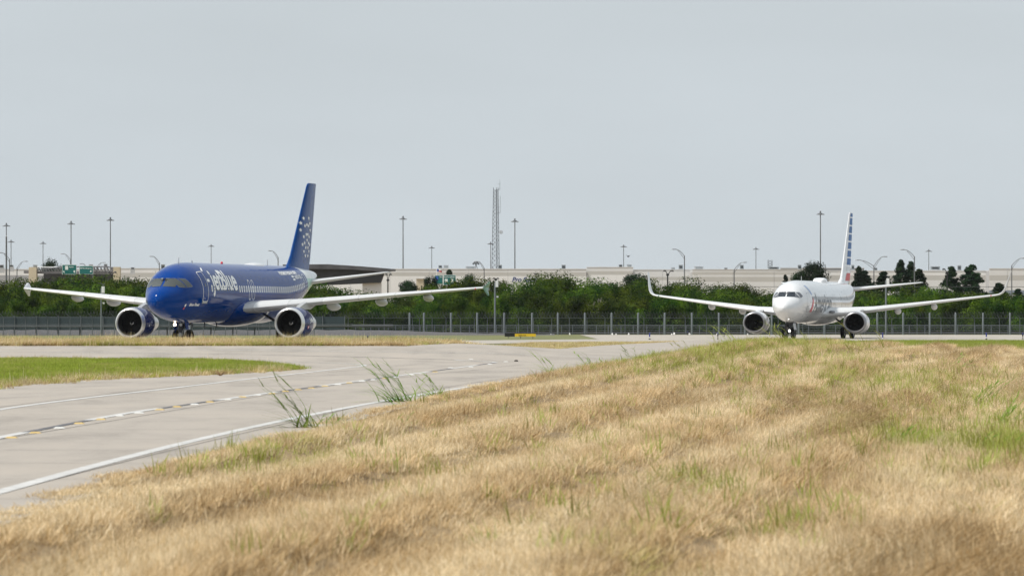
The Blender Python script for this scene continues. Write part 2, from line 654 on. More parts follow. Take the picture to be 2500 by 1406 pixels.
for x in ixs:
    for y in iys:
        vs_.append((x, y, T(x, y) - (0.016 if y > 256 else 0.05)))
for i in range(len(ixs) - 1):
    for k in range(len(iys) - 1):
        fs.append((i * len(iys) + k, (i + 1) * len(iys) + k, (i + 1) * len(iys) + k + 1, i * len(iys) + k + 1))
mb.add(vs_, fs)
tag(mb.build('infield', M['infield'], smooth='all', fix=False), 'green brown turf of the infield around the taxiways', kind='structure')

# painted lines, laid on the road
def ribbon(pts, width, lift, name, material, parent=None, step=1.0):
    p2 = [Vector((p.x, p.y)) for p in pts]
    dense = []
    for a, b in zip(p2, p2[1:]):
        n_ = max(1, int((b - a).length / step))
        for k in range(n_):
            dense.append(a + (b - a) * k / n_)
    dense.append(p2[-1])
    mb = MB()
    vs_, fs = [], []
    for i, p in enumerate(dense):
        t_ = dense[min(i + 1, len(dense) - 1)] - dense[max(i - 1, 0)]
        t_.normalize()
        nrm = Vector((-t_.y, t_.x)) * width / 2
        for q in (p - nrm, p + nrm):
            vs_.append((q.x, q.y, T0(q.x, q.y) + lift))
    for i in range(len(dense) - 1):
        fs.append((2 * i, 2 * i + 1, 2 * i + 3, 2 * i + 2))
    mb.add(vs_, fs)
    o = mb.build(name, material, parent, fix=False)
    if o.data.polygons and o.data.polygons[0].normal.z < 0:
        o.data.flip_normals()
    return o

def spline(pts, n=8):
    out = []
    for i in range(len(pts) - 1):
        p0, p1, p2, p3 = pts[max(i - 1, 0)], pts[i], pts[i + 1], pts[min(i + 2, len(pts) - 1)]
        for k in range(n):
            t = k / n
            out.append(0.5 * ((2 * p1) + (p2 - p0) * t + (2 * p0 - 5 * p1 + 4 * p2 - p3) * t * t + (3 * p1 - p0 - 3 * p2 + p3) * t**3))
    out.append(pts[-1])
    return out

def gpts(lst):
    return [ground_at(*q) for q in lst]

outer = [(-150, 1245), (0, 1203), (240, 1137), (480, 1076), (720, 1022), (960, 976), (1200, 936), (1330, 915), (1430, 898), (1500, 885), (1540, 879), (1530, 876), (1440, 872), (1300, 866.5), (1150, 862.5), (1000, 860.5), (800, 858), (500, 854.5), (200, 851.5), (-100, 849.5)]
inner = [(-150, 1030), (0, 1001), (200, 974), (400, 951), (600, 927), (760, 909), (850, 898.5), (889, 893.5), (870, 890), (800, 887), (700, 885), (560, 883), (300, 880), (0, 877), (-150, 876)]
ribbon(spline(gpts(outer)), 0.20, 0.018, 'edge_line', M['white_line'], road)
ribbon(spline(gpts(inner)), 0.20, 0.018, 'edge_line', M['white_line'], road)
centre = spline(gpts([(-150, 1104), (0, 1070), (85, 1053), (300, 1012), (450, 990), (610, 967), (830, 937), (960, 920), (1100, 901), (1180, 890), (1208, 886), (1190, 883.5), (1110, 879)]), 20)
centre_far = spline(gpts([(1110, 879), (900, 873), (700, 868.5), (600, 866), (450, 863.5), (330, 862), (100, 860), (-100, 858)]), 20)
acc = 0.0
seg, segs = [centre[0]], []
white = True
for a, b in zip(centre, centre[1:]):
    seg.append(b)
    acc += (b - a).length
    if acc > (11.0 if white else 9.0):
        segs.append((white, seg))
        seg, acc, white = [b], 0.0, not white
segs.append((white, seg))
for wht, sg in segs:
    ribbon(sg, 0.20 if wht else 0.16, 0.019, 'centre_dash', M['white_line' if wht else 'dark_line'], road)
ribbon(centre_far, 0.12, 0.019, 'centre_dash', M['dark_line'], road)
ribbon(centre_far[len(centre_far) * 3 // 5:], 0.18, 0.023, 'centre_dash', M['white_line'], road)
M['joint'] = mat('joint_sealant', (0.13, 0.12, 0.11), 0.9)
for k in range(22):
    y_ = 52 + 6.1 * k
    xa, xb = edge_x(y_) - 13.0, edge_x(y_) + 0.3
    ribbon([Vector((xa, y_, 0)), Vector((xb, y_ - 0.5, 0))], 0.035, 0.0155, 'slab_joint', M['joint'], road)
for off in (-3.9, -7.9, -0.55):
    ribbon([Vector((edge_x(y_) + off, y_, 0)) for y_ in range(30, 190, 6)], 0.03, 0.0155, 'slab_joint', M['joint'], road)
btn = MB()
btn.add([(-.10, -.10, 0), (.10, -.10, 0), (.10, .10, 0), (-.10, .10, 0), (-.06, -.06, .025), (.06, -.06, .025), (.06, .06, .025), (-.06, .06, .025)],
        [(4, 5, 6, 7), (0, 1, 5, 4), (1, 2, 6, 5), (2, 3, 7, 6), (3, 0, 4, 7)])
bm_y = btn.mesh('pavement_button_yellow', M['button_y'])
bm_w = btn.mesh('pavement_button_white', M['button_w'])
for (px, py, c) in [(28, 1071, 'y'), (86, 1059, 'y'), (145, 1047, 'w'), (193, 1036, 'y'), (246, 1026, 'y'), (290, 1017, 'w'), (340, 1010, 'w'), (390, 1002, 'y'), (432, 995, 'y'), (475, 989, 'w'), (512, 983, 'y'), (555, 977, 'w'), (592, 971, 'y'),
                    (628, 966, 'w'), (664, 962.5, 'y'), (697, 957, 'y'), (728, 953, 'y'), (760, 949, 'y'), (793, 944, 'y'), (825, 940, 'w'), (853, 936, 'y'), (884, 932, 'w'), (912, 928.5, 'w'), (940, 925, 'y'), (966, 922, 'w'), (1004, 916, 'w'), (1030, 913, 'w'), (1062, 909, 'y'), (1100, 899, 'w'), (1150, 897, 'w'), (1196, 890, 'w'), (1235, 884, 'w'), (1150, 878, 'w')]:
    g = ground_at(px, py)
    o = link('pavement_button', bm_y if c == 'y' else bm_w, road, (g.x, g.y, g.z + 0.013))

# grass island between the two legs of the road, slightly raised
ISL_B = [(-160, 962), (0, 942), (150, 931), (320, 922), (480, 916), (570, 911), (645, 906), (690, 901.5)]
ISL_T = [(-160, 876), (0, 878), (150, 879), (320, 881), (480, 883), (570, 886.5), (645, 893), (690, 900.5)]
ib, it = gpts(ISL_B), gpts(ISL_T)
mb = MB()
vs_, fs = [], []
nI, mI = len(ib), 10
def isl_pt(i, k):
    a, b = ib[i], it[i]
    t = k / mI
    x, y = a.x + (b.x - a.x) * t, a.y + (b.y - a.y) * t
    return x, y, T0(x, y) + 0.02 + 0.13 * math.sin(PI * clamp(t)) ** 0.5 * (1 - (i / (nI - 1)) ** 3)
for i in range(nI):
    for k in range(mI + 1):
        vs_.append(isl_pt(i, k))
for i in range(nI - 1):
    for k in range(mI):
        fs.append((i * (mI + 1) + k, (i + 1) * (mI + 1) + k, (i + 1) * (mI + 1) + k + 1, i * (mI + 1) + k + 1))
mb.add(vs_, fs)
tag(mb.build('grass_island_soil', M['lawn_soil'], smooth='all'), 'low green verge between the two legs of the road', kind='structure')

# ------------------------------------------------------------------ grass
def blade(mb, base, ang, lean, h, wd, curl=0.5, mi=0, segs=2):
    """one tapering bent blade"""
    dx, dy = math.cos(ang), math.sin(ang)
    px_, py_ = -dy, dx
    vs_, fs = [], []
    for i in range(segs + 1):
        t = i / segs
        off = lean * h * (t + curl * t * t)
        z = h * (t - 0.25 * lean * curl * t * t * 1.5)
        hw = wd * (1 - t) ** 0.7 / 2
        c = (base[0] + dx * off, base[1] + dy * off, base[2] + z)
        if i < segs:
            vs_ += [(c[0] - px_ * hw, c[1] - py_ * hw, c[2]), (c[0] + px_ * hw, c[1] + py_ * hw, c[2])]
        else:
            vs_.append(c)
    for i in range(segs - 1):
        fs.append((2 * i, 2 * i + 1, 2 * i + 3, 2 * i + 2))
    k = 2 * (segs - 1)
    fs.append((k, k + 1, k + 2))
    mb.add(vs_, fs, mi)

def tuft_collection(name, material, n_var, n_blade, rad, hmin, hmax, wd, lean, wind=None, seed=1, wfrac=0.65, stalks=0.0):
    c = bpy.data.collections.new(name)
    rr = random.Random(seed)
    for v in range(n_var):
        mb = MB()
        for _ in range(n_blade):
            a, r = rr.uniform(0, 2 * PI), rad * math.sqrt(rr.random())
            ang = rr.uniform(0, 2 * PI)
            if wind is not None and rr.random() < wfrac:
                ang = wind + rr.gauss(0, 0.6)
            tall = rr.random() < stalks
            nm_ = len(material) if isinstance(material, (list, tuple)) else 1
            blade(mb, (r * math.cos(a), r * math.sin(a), -0.02), ang, abs(rr.gauss(lean, 0.3)) * (0.5 if tall else 1), rr.uniform(hmin, hmax) * (1.7 if tall else 1), wd * rr.uniform(0.7, 1.4) * (0.6 if tall else 1), rr.uniform(0.2, 0.9), mi=rr.randrange(nm_))
        me = mb.mesh('tuft', material, fix=False)
        c.objects.link(bpy.data.objects.new('tuft', me))
    return c

def scatter(name, pts, coll, n_var, label):
    """pts: (x, y, z, rot_z, scale, tilt)"""
    me = bpy.data.meshes.new(name)
    me.from_pydata([p[:3] for p in pts], [], [])
    a = me.attributes.new('rot', 'FLOAT_VECTOR', 'POINT')
    a.data.foreach_set('vector', [q for p in pts for q in (p[5] if len(p) > 5 else 0.0, 0.0, p[3])])
    a = me.attributes.new('scl', 'FLOAT_VECTOR', 'POINT')
    a.data.foreach_set('vector', [q for p in pts for q in (p[4], p[4], p[4] * (p[6] if len(p) > 6 else 1.0))])
    a = me.attributes.new('idx', 'INT', 'POINT')
    a.data.foreach_set('value', [RN.randrange(n_var) for _ in pts])
    o = link(name, me)
    tag(o, label, kind='stuff')
    g = bpy.data.node_groups.new(name + '_nodes', 'GeometryNodeTree')
    g.interface.new_socket('Geometry', in_out='INPUT', socket_type='NodeSocketGeometry')
    g.interface.new_socket('Geometry', in_out='OUTPUT', socket_type='NodeSocketGeometry')
    gi, go = g.nodes.new('NodeGroupInput'), g.nodes.new('NodeGroupOutput')
    m2p = g.nodes.new('GeometryNodeMeshToPoints')
    ip = g.nodes.new('GeometryNodeInstanceOnPoints')
    ci = g.nodes.new('GeometryNodeCollectionInfo')
    ci.inputs['Collection'].default_value = coll
    ci.inputs['Separate Children'].default_value = True
    ci.inputs['Reset Children'].default_value = True
    def na(nm, typ):
        q = g.nodes.new('GeometryNodeInputNamedAttribute')
        q.data_type = typ
        q.inputs['Name'].default_value = nm
        return q.outputs['Attribute']
    L = g.links.new
    L(gi.outputs[0], m2p.inputs['Mesh'])
    L(m2p.outputs['Points'], ip.inputs['Points'])
    L(ci.outputs['Instances'], ip.inputs['Instance'])
    ip.inputs['Pick Instance'].default_value = True
    L(na('idx', 'INT'), ip.inputs['Instance Index'])
    e2r = g.nodes.new('FunctionNodeEulerToRotation')
    L(na('rot', 'FLOAT_VECTOR'), e2r.inputs[0])
    L(e2r.outputs[0], ip.inputs['Rotation'])
    L(na('scl', 'FLOAT_VECTOR'), ip.inputs['Scale'])
    L(ip.outputs['Instances'], go.inputs[0])
    md = o.modifiers.new('scatter', 'NODES')
    md.node_group = g
    return o

WIND = math.radians(12)
M['straw_pale'] = grass_mat('straw_pale', (0.85, 0.73, 0.52), (0.72, 0.58, 0.38), (0.42, 0.42, 0.13), 0.04, pscale=0.3, rnd=0.28, aniso=0.13)
M['straw_brown'] = grass_mat('straw_brown', (0.46, 0.32, 0.15), (0.34, 0.22, 0.095), (0.20, 0.21, 0.05), 0.09, pscale=0.3, rnd=0.28, aniso=0.13)
dry_c = tuft_collection('dry_tufts', [M['drygrass'], M['straw_pale'], M['straw_brown'], M['drygrass']], 10, 34, 0.19, 0.06, 0.21, 0.0095, 0.6, WIND, 3, 0.45, 0.07)
pts = []
NB = 62000
while len(pts) < NB:
    y = 30.0 * (225.0 / 30.0) ** RN.random()
    ex = edge_x(y)
    x = RN.uniform(max(ex - 0.1, -0.125 * y - 1.5), 0.122 * y + 3.0)
    d = x - ex - 0.45 * noise.noise(Vector((x * 0.8, y * 0.35, 2))) - 0.12
    if d < 0:
        continue
    far = sm(35, 200, y)
    s = (0.9 + 0.25 * far) * RN.uniform(0.75, 1.25)
    c_ = x - 0.114 * y
    hz = 0.9 + 0.4 * noise.noise(Vector((c_ * 0.7, y * 0.04, 9))) + 0.25 * noise.noise(Vector((x * 2.2, y * 1.1, 19))) - 0.45 * (1 - sm(0, 1.6, d))
    lod = noise.noise(Vector((c_ * 0.55, y * 0.035, 5.5)))
    tilt = 0.0 if lod < 0.12 else -0.7 * min(1, (lod - 0.12) * 4)
    pts.append((x, y, T(x, y), RN.uniform(-0.5, 0.5) if RN.random() < .75 else RN.uniform(0, 6.28), s, tilt, hz))
scatter('dry_grass', pts, dry_c, 10, 'tall dry tan grass covering the near bank beside the road')

# green shoots among the dry grass
shoot_c = tuft_collection('green_tufts', M['weed_y'], 6, 13, 0.15, 0.14, 0.36, 0.016, 0.45, WIND, 5)
pts = []
PATCH = [(1780, 865, 110, 26, 5), (1900, 845, 110, 14, 4), (1700, 890, 70, 22, 3), (2100, 905, 110, 22, 3), (2250, 930, 110, 20, 3), (2400, 985, 100, 60, 1.7), (2480, 1050, 70, 65, 1.2), (2290, 1010, 100, 40, 1.5), (2200, 1085, 60, 14, 1.5), (2430, 1095, 60, 18, 2),
         (1500, 905, 60, 12, 1.2), (1940, 950, 130, 40, 1.6), (1700, 1195, 60, 14, .3), (1960, 1290, 70, 25, .2), (2350, 1140, 60, 25, .3), (1250, 1010, 350, 80, 1.2), (600, 1120, 160, 25, .8), (1800, 1120, 450, 120, 1.2), (1300, 1250, 500, 100, .6)]
WSUM = sum(p[4] for p in PATCH)
while len(pts) < 3400:
    q = RN.uniform(0, WSUM)
    for (cx, cy, ax_, ay_, w_) in PATCH:
        q -= w_
        if q <= 0:
            break
    g_ = ground_at(RN.gauss(cx, ax_), max(836, RN.gauss(cy, ay_)), fn=T)
    if g_.x - edge_x(g_.y) < 0.3 or g_.y > 212:
        continue
    pts.append((g_.x, g_.y, g_.z, RN.uniform(0, 6.28), RN.uniform(0.5, 1.1), 0.0, RN.uniform(0.7, 1.3)))
scatter('green_shoots', pts, shoot_c, 6, 'green grass shoots scattered through the dry bank')

# crest weeds in front of the white airliner
pts = []
crest_c = tuft_collection('crest_tufts', M['weed_y'], 6, 16, 0.22, 0.18, 0.46, 0.020, 0.40, WIND, 8)
while len(pts) < 2300:
    y = RN.uniform(150, 215)
    x = edge_x(y) + 0.3 + abs(RN.gauss(0, 4.0))
    if noise.noise(Vector((x * 0.30, y * 0.10, 21))) + 0.22 < RN.random() * 0.6:
        continue
    pts.append((x, y, T(x, y), RN.uniform(-0.6, 0.6), RN.uniform(0.4, 1.0), 0.0, RN.uniform(0.7, 1.1)))
scatter('crest_grass', pts, crest_c, 6, 'tall yellow green grass on the crest below the white airliner')

lawn_c = tuft_collection('lawn_tufts', M['lawn'], 6, 40, 0.30, 0.05, 0.14, 0.010, 0.6, None, 6)
pts = []
while len(pts) < 9000:
    i = RN.uniform(0, nI - 1.001)
    k = RN.uniform(0, 1)
    i0 = int(i)
    f_ = i - i0
    a = ib[i0].lerp(ib[i0 + 1], f_)
    b = it[i0].lerp(it[i0 + 1], f_)
    x, y = a.x + (b.x - a.x) * k, a.y + (b.y - a.y) * k
    jit = 0.25
    x, y = x + RN.gauss(0, jit), y + RN.gauss(0, jit)
    z = T0(x, y) + 0.02 + 0.13 * math.sin(PI * k) ** 0.5 * (1 - (i / (nI - 1)) ** 3)
    pts.append((x, y, z, RN.uniform(0, 6.28), RN.uniform(0.8, 1.5), 0.0, 1.0 + 0.5 * noise.noise(Vector((x, y * .4, 4)))))
scatter('island_grass', pts, lawn_c, 6, 'short green grass on the verge between the road legs')

pts = []
for _ in range(900):
    i = RN.uniform(0, nI - 1.001)
    i0 = int(i)
    edge_ = ib if RN.random() < .75 else it
    p_ = edge_[i0].lerp(edge_[i0 + 1], i - i0)
    x, y = p_.x + RN.gauss(0, .35), p_.y + RN.gauss(0, .7)
    pts.append((x, y, T0(x, y) + .01, RN.uniform(0, 6.28), RN.uniform(.5, 1.0), 0.0, RN.uniform(.5, 1.1)))
ISL_EDGE = pts

# lawn beyond the bank on the right
pts = []
while len(pts) < 9000:
    y = RN.uniform(215, 424)
    x = RN.uniform(edge_x(y) + 1.0, 0.122 * y + 4)
    if y > lut(TFRONT, x) - 1.0:
        continue
    pts.append((x, y, T(x, y), RN.uniform(0, 6.28), RN.uniform(1.0, 1.9), 0.0, 1.1))
scatter('lawn_grass', pts, lawn_c, 6, 'mown green lawn between the dry bank and the taxiway')

# verge between road and taxiway, in front of the blue airliner
verge_c = tuft_collection('verge_tufts', [M['verge'], M['straw_pale'], M['straw_brown'], M['verge']], 8, 40, 0.26, 0.10, 0.32, 0.014, 0.45, WIND, 9, 0.5, 0.06)
pts = []
while len(pts) < 20000:
    y = 219 + 190 * RN.random() ** 2.2
    xr = smooth_lut(STRIP, y)
    x = RN.uniform(-0.115 * y - 4, xr)
    d1 = xr - x - 0.4 * noise.noise(Vector((x, y, 0)))
    if d1 < 0 or y > lut([(-400, 266), (-6, 266), (2, 392), (8, 394), (16, 414), (30, 427)], x) or (y < 219.3 + 0.5 * noise.noise(Vector((x * .9, 0, 4)))):
        continue
    if y > 262 and x < -2 and RN.random() < .7:
        continue
    hz = 0.72 + 0.5 * noise.noise(Vector((x * 0.35, y * 0.2, 31))) - 0.45 * sm(-6, 2, x)
    pts.append((x, y, T0(x, y), RN.uniform(-.8, .8), RN.uniform(0.8, 1.35), 0.0, max(0.35, hz)))
scatter('verge_grass', pts, verge_c, 8, 'dry and green grass verge between road and taxiway')
scatter('island_edge_grass', ISL_EDGE, verge_c, 8, 'ragged straw grass along the edge of the road island')
pts = []
while len(pts) < 130:
    y = RN.uniform(222, 240)
    x = RN.uniform(-0.11 * y - 2, -3)
    pts.append((x, y, T0(x, y), RN.uniform(-.6, .6), RN.uniform(0.5, 1.0), 0.0, RN.uniform(0.7, 1.2)))
scatter('verge_shoots', pts, crest_c, 6, 'green blades standing above the verge by the blue airliner')

# tall weeds on the road edge, each one its own plant
def weed(px, py, h, n, label, spread=0.5, lean_dir=-1, seed=0, mat_='weed', plume=0.5, lift=0.0):
    g = ground_at(px, py, fn=T)
    rr = random.Random(seed + int(px))
    t = thing('tall_weed', label, 'weed', (g.x, g.y, g.z - 0.03), 0.0, 'tall weeds leaning along the road edge')
    mb, st = MB(), MB()
    for k in range(n):
        a = rr.uniform(0, 2 * PI)
        b = (spread * 0.5 * rr.gauss(0, 0.5), 0.3 * rr.gauss(0, .4), 0)
        if rr.random() < 0.72:
            ang = (PI if lean_dir < 0 else 0) + rr.gauss(0, 0.55)
        else:
            ang = a
        blade(mb, b, ang, abs(rr.gauss(0.95, 0.4)), h * rr.uniform(0.28, 0.72), 0.040 * rr.uniform(0.6, 1.3), rr.uniform(0.5, 1.5), segs=4)
    for k in range(max(2, int(n * 0.14))):
        b = Vector((spread * 0.4 * rr.gauss(0, 0.5), 0.2 * rr.gauss(0, .4), 0))
        hh = h * rr.uniform(0.75, 1.15)
        ln = rr.uniform(0.35, 0.8) * lean_dir
        P = [b + Vector((ln * hh * s_ * (0.45 + 0.55 * s_), 0, hh * s_ * (1 - 0.12 * s_))) for s_ in (0, .25, .5, .75, 1)]
        st = MB()
        st.tube(P, [.005, .005, .004, .003, .002], 4)
        st.build('stem', M[mat_], t)
        for q in range(7):
            i_ = rr.uniform(1.2, 3.9)
            a_, b_ = P[int(i_)], P[int(i_) + 1]
            c_ = a_.lerp(b_, i_ - int(i_))
            blade(mb, tuple(c_), (PI if lean_dir < 0 else 0) + rr.gauss(0, 0.7), rr.uniform(0.8, 2.2), h * rr.uniform(0.14, 0.30), 0.028, rr.uniform(-.2, 0.6), segs=3)
    mb.build('leaves', M[mat_], t, fix=False)
    return t
weed(760, 1046, 0.88, 46, 'tall green weed at the road edge, nearest of the leaning weeds', 0.75)
weed(812, 1036, 0.26, 22, 'short green weed just right of the nearest tall weed', 0.5, 1)
weed(985, 982, 1.0, 60, 'tallest green weed leaning left over the middle of the road edge', 0.7)
weed(1062, 968, 0.62, 36, 'green weed with long bare stalks right of the tallest weed', 0.8)
weed(972, 990, 0.30, 12, 'small low weed at the foot of the tallest road edge weed', 0.4)
weed(1350, 912, 0.85, 26, 'thin feathery weed arching over the white line at the bend', 0.5)
weed(1308, 926, 0.25, 14, 'small green weed tuft left of the thin feathery weed', 0.5)
weed(1440, 895, 0.62, 30, 'bushy green weed clump at the bend of the road', 0.9)
weed(1475, 893, 0.40, 24, 'low weed clump on the right of the bend clump', 0.9)
weed(1555, 880, 0.70, 34, 'drooping green weed where the bank meets the bend', 1.0)
weed(1600, 872, 0.42, 28, 'short green weed beyond the drooping one at the bend', 0.9)
for (px, py, h, n, lab) in [(1663, 864, .5, 34, 'upright bright green weed where the bank crest meets the road'),
                            (1782, 850, .9, 60, 'large grassy weed clump on the bank crest left of the white nose'),
                            (1930, 848, 1.0, 70, 'largest grassy weed clump in front of the white airliner nose wheel'),
                            (1990, 850, .7, 30, 'leaning weed clump right of the white airliner nose wheel'),
                            (2080, 868, .55, 22, 'dark green leafy weed on the bank below the white airliner wing root'),
                            (2115, 846, .95, 14, 'pair of slim tall weeds below the right engine of the white airliner')]:
    weed(px, py, h, n, lab, 1.3, -1, 3, 'weed_y')
for (px, py, h, n, lab) in [(2205, 1088, .36, 44, 'bright green weed clump in the middle of the dry bank'),
                            (2265, 1086, .28, 26, 'small green weed right of the clump in the dry bank'),
                            (2430, 1105, .34, 34, 'green weed near the right edge below the dark tuft'),
                            (2470, 1040, .55, 50, 'dark tall tuft at the right edge of the bank'),
                            (2410, 985, .55, 44, 'loose green weed patch at the right edge, upper part'),
                            (1605, 1170, .24, 22, 'lone low green weed in the middle of the dry grass'),
                            (1715, 1200, .20, 26, 'low green weed patch in the lower middle of the bank'),
                            (1945, 1078, .20, 10, 'single dark green leaf tuft on the pale swath'),
                            (2335, 895, .45, 12, 'slim dark weed at the upper right of the bank'),
                            (2370, 900, .4, 16, 'dark bushy weed at the upper right beside the slim one'),
                            (990, 1035, .26, 10, 'small curled weed on the bank below the tallest weed')]:
    weed(px, py, h, n, lab, 0.9, 1, 5, 'weed')
# dry twig on the road and a stone
g = ground_at(538, 918)
mb = MB()
for k in range(26):
    a = RN.uniform(0, 2 * PI)
    mb.tube([(0, 0, 0.01), (0.12 * math.cos(a), 0.12 * math.sin(a), RN.uniform(.05, .16)), (0.26 * math.cos(a), 0.26 * math.sin(a), RN.uniform(.05, .22))], [.008, .006, .003], 4)
tag(mb.build('tumbleweed', mat('dead_stem', (0.26, 0.16, 0.08), 0.9), loc=g), 'small dead brown weed lying on the road by the verge', 'weed')
g = ground_at(1260, 883)
mb = MB()
mb.lathe([(0, 0), (0.0, .07), (.03, .09), (.06, .06), (.075, .02), (.078, 0)], 'z', 9)
tag(mb.build('stone', mat('stone', (0.09, 0.08, 0.07), 0.9), smooth=True, loc=g + Vector((0, 0, .012))), 'small dark stone lying on the bend of the road', 'stone')

# ------------------------------------------------------------------ warehouses far behind
M['panel_light'] = mat('panel_light', (0.70, 0.70, 0.69), 0.8, noise_amt=0.05, nscale=0.15)
M['panel_beige'] = mat('panel_beige', (0.53, 0.52, 0.49), 0.8, noise_amt=0.06, nscale=0.15)
M['panel_white'] = mat('panel_white', (0.77, 0.765, 0.75), 0.8, noise_amt=0.04, nscale=0.1)
M['panel_grey'] = mat('panel_grey', (0.36, 0.36, 0.365), 0.8, noise_amt=0.05, nscale=0.1)
M['panel_blue'] = mat('panel_blue_grey', (0.23, 0.27, 0.33), 0.7)
M['roof'] = mat('roof_membrane', (0.5, 0.5, 0.5), 0.8)
M['cream'] = mat('cream_concrete', (0.56, 0.49, 0.36), 0.85, noise_amt=0.06, nscale=0.4)
M['hvac'] = mat('rooftop_unit', (0.27, 0.30, 0.315), 0.6, noise_amt=0.15, nscale=1.5)
M['hvac_l'] = mat('rooftop_unit_light', (0.46, 0.47, 0.48), 0.6, noise_amt=0.1, nscale=1.5)
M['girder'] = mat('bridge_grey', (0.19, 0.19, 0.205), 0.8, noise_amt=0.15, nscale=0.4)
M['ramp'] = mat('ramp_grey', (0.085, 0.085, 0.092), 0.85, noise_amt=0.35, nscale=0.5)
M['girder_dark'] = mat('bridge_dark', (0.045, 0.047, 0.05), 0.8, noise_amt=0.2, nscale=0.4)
M['sign_green'] = mat('sign_green', (0.0, 0.13, 0.12), 0.45)
M['sign_white'] = mat('sign_white', (0.72, 0.78, 0.76), 0.5)
M['sign_blue'] = mat('sign_blue', (0.03, 0.10, 0.42), 0.45)
M['sign_yellow'] = mat('sign_yellow', (0.80, 0.52, 0.02), 0.45)
M['red'] = mat('red_paint', (0.55, 0.05, 0.06), 0.5)
M['text_blue'] = mat('text_blue', (0.012, 0.035, 0.16), 0.5)
WY = 1050.0

def text_mesh(txt, bold=0.0, shear=0.0, extr=0.0, res=4):
    c = bpy.data.curves.new('text', 'FONT')
    c.body = txt
    c.offset = bold
    c.shear = shear
    c.extrude = extr
    c.resolution_u = res
    c.size = 1.0
    o = bpy.data.objects.new('text', c)
    COL.objects.link(o)
    dg = bpy.context.evaluated_depsgraph_get()
    me = bpy.data.meshes.new_from_object(o.evaluated_get(dg))
    bpy.data.objects.remove(o)
    bpy.data.curves.remove(c)
    return me

def flat_text(txt, parent, name, material, x, z, width, height, y, bold=0.02, shear=0.0, depth=0.01):
    """lettering facing the camera (-Y), lower left corner at x, z"""
    me = text_mesh(txt, bold, shear, 0.0)
    xs_ = [v.co.x for v in me.vertices]
    ys_ = [v.co.y for v in me.vertices]
    x0, x1, y0, y1 = min(xs_), max(xs_), min(ys_), max(ys_)
    for v in me.vertices:
        a, b = v.co.x, v.co.y
        v.co = (x + (a - x0) / (x1 - x0) * width, y - depth, z + (b - y0) / (y1 - y0) * height)
    me.materials.clear()
    me.materials.append(material)
    return link(name, me, parent)

def letters(txt, parent, material, x, z, width, height, y, bold=0.02, shear=0.0, depth=0.05):
    """each letter its own part, spaced by the font"""
    me = text_mesh(txt, bold, shear, 0.0)
    xs_ = [v.co.x for v in me.vertices]
    ys_ = [v.co.y for v in me.vertices]
    x0, x1, y0, y1 = min(xs_), max(xs_), min(ys_), max(ys_)
    kx, kz = width / (x1 - x0), height / (y1 - y0)
    adv = [0.0]
    for i in range(1, len(txt) + 1):
        pass
    bpy.data.meshes.remove(me)
    # advance of each prefix, measured with a trailing bar
    def ext(s_):
        m_ = text_mesh(s_ + '|', bold, 0.0)
        e_ = max(v.co.x for v in m_.vertices)
        bpy.data.meshes.remove(m_)
        return e_
    e0 = ext('')
    for i, ch in enumerate(txt):
        if ch == ' ':
            continue
        off = ext(txt[:i]) - e0
        m_ = text_mesh(ch, bold, shear)
        for v in m_.vertices:
            a, b = v.co.x + off, v.co.y
            v.co = (x + (a - x0) * kx, y - depth, z + (b - y0) * kz)
        m_.materials.clear()
        m_.materials.append(material)
        link('letter', m_, parent)

def warehouse(label, px0, px1, top_py, Y, bands, depth=70, pw=100, bot_z=0.0, cap=True):
    """tilt-up panels side by side; bands = [(row_top, row_bottom, material key)] painted across every panel"""
    t = thing('warehouse', label, 'building', (sx((px0 + px1) / 2, Y), Y, 0))
    ztop = at(0, top_py, Y).z
    ox = t.location.x
    n_ = max(1, round((px1 - px0) / pw))
    keys = []
    for b_ in bands:
        if b_[2] not in keys:
            keys.append(b_[2])
    wid = (sx(px1, Y) - sx(px0, Y)) / n_
    mb = MB()
    for (ra, rb, key) in bands:
        za = ztop if ra is None else at(0, ra, Y).z
        zb = bot_z if rb is None else at(0, rb, Y).z
        mb.box((0, 0.1, (za + zb) / 2), (wid - 0.05, 0.2, za - zb), keys.index(key))
    me = mb.mesh('wall_panel', [M[k] for k in keys])
    for k in range(n_):
        link('wall_panel', me, t, (sx(px0, Y) - ox + wid * (k + 0.5), RN.uniform(0, 0.03), 0))
    body = MB()
    L_ = sx(px1, Y) - sx(px0, Y)
    body.box((sx(px0, Y) - ox + L_ / 2, depth / 2 + 0.25, (ztop - 0.5 + bot_z) / 2), (L_ - 0.1, depth, ztop - 0.5 - bot_z))
    body.build('body', M['panel_grey'], t)
    rf = MB()
    rf.box((sx(px0, Y) - ox + L_ / 2, depth / 2 + 0.3, ztop - 0.35), (L_ - 0.3, depth - 0.6, 0.2))
    rf.build('roof', M['roof'], t)
    cp = MB()
    cp.box((sx(px0, Y) - ox + L_ / 2, 0.12, ztop + 0.06), (L_ + 0.1, 0.36, 0.12))
    cp.build('parapet_cap', M['panel_light'], t)
    return t

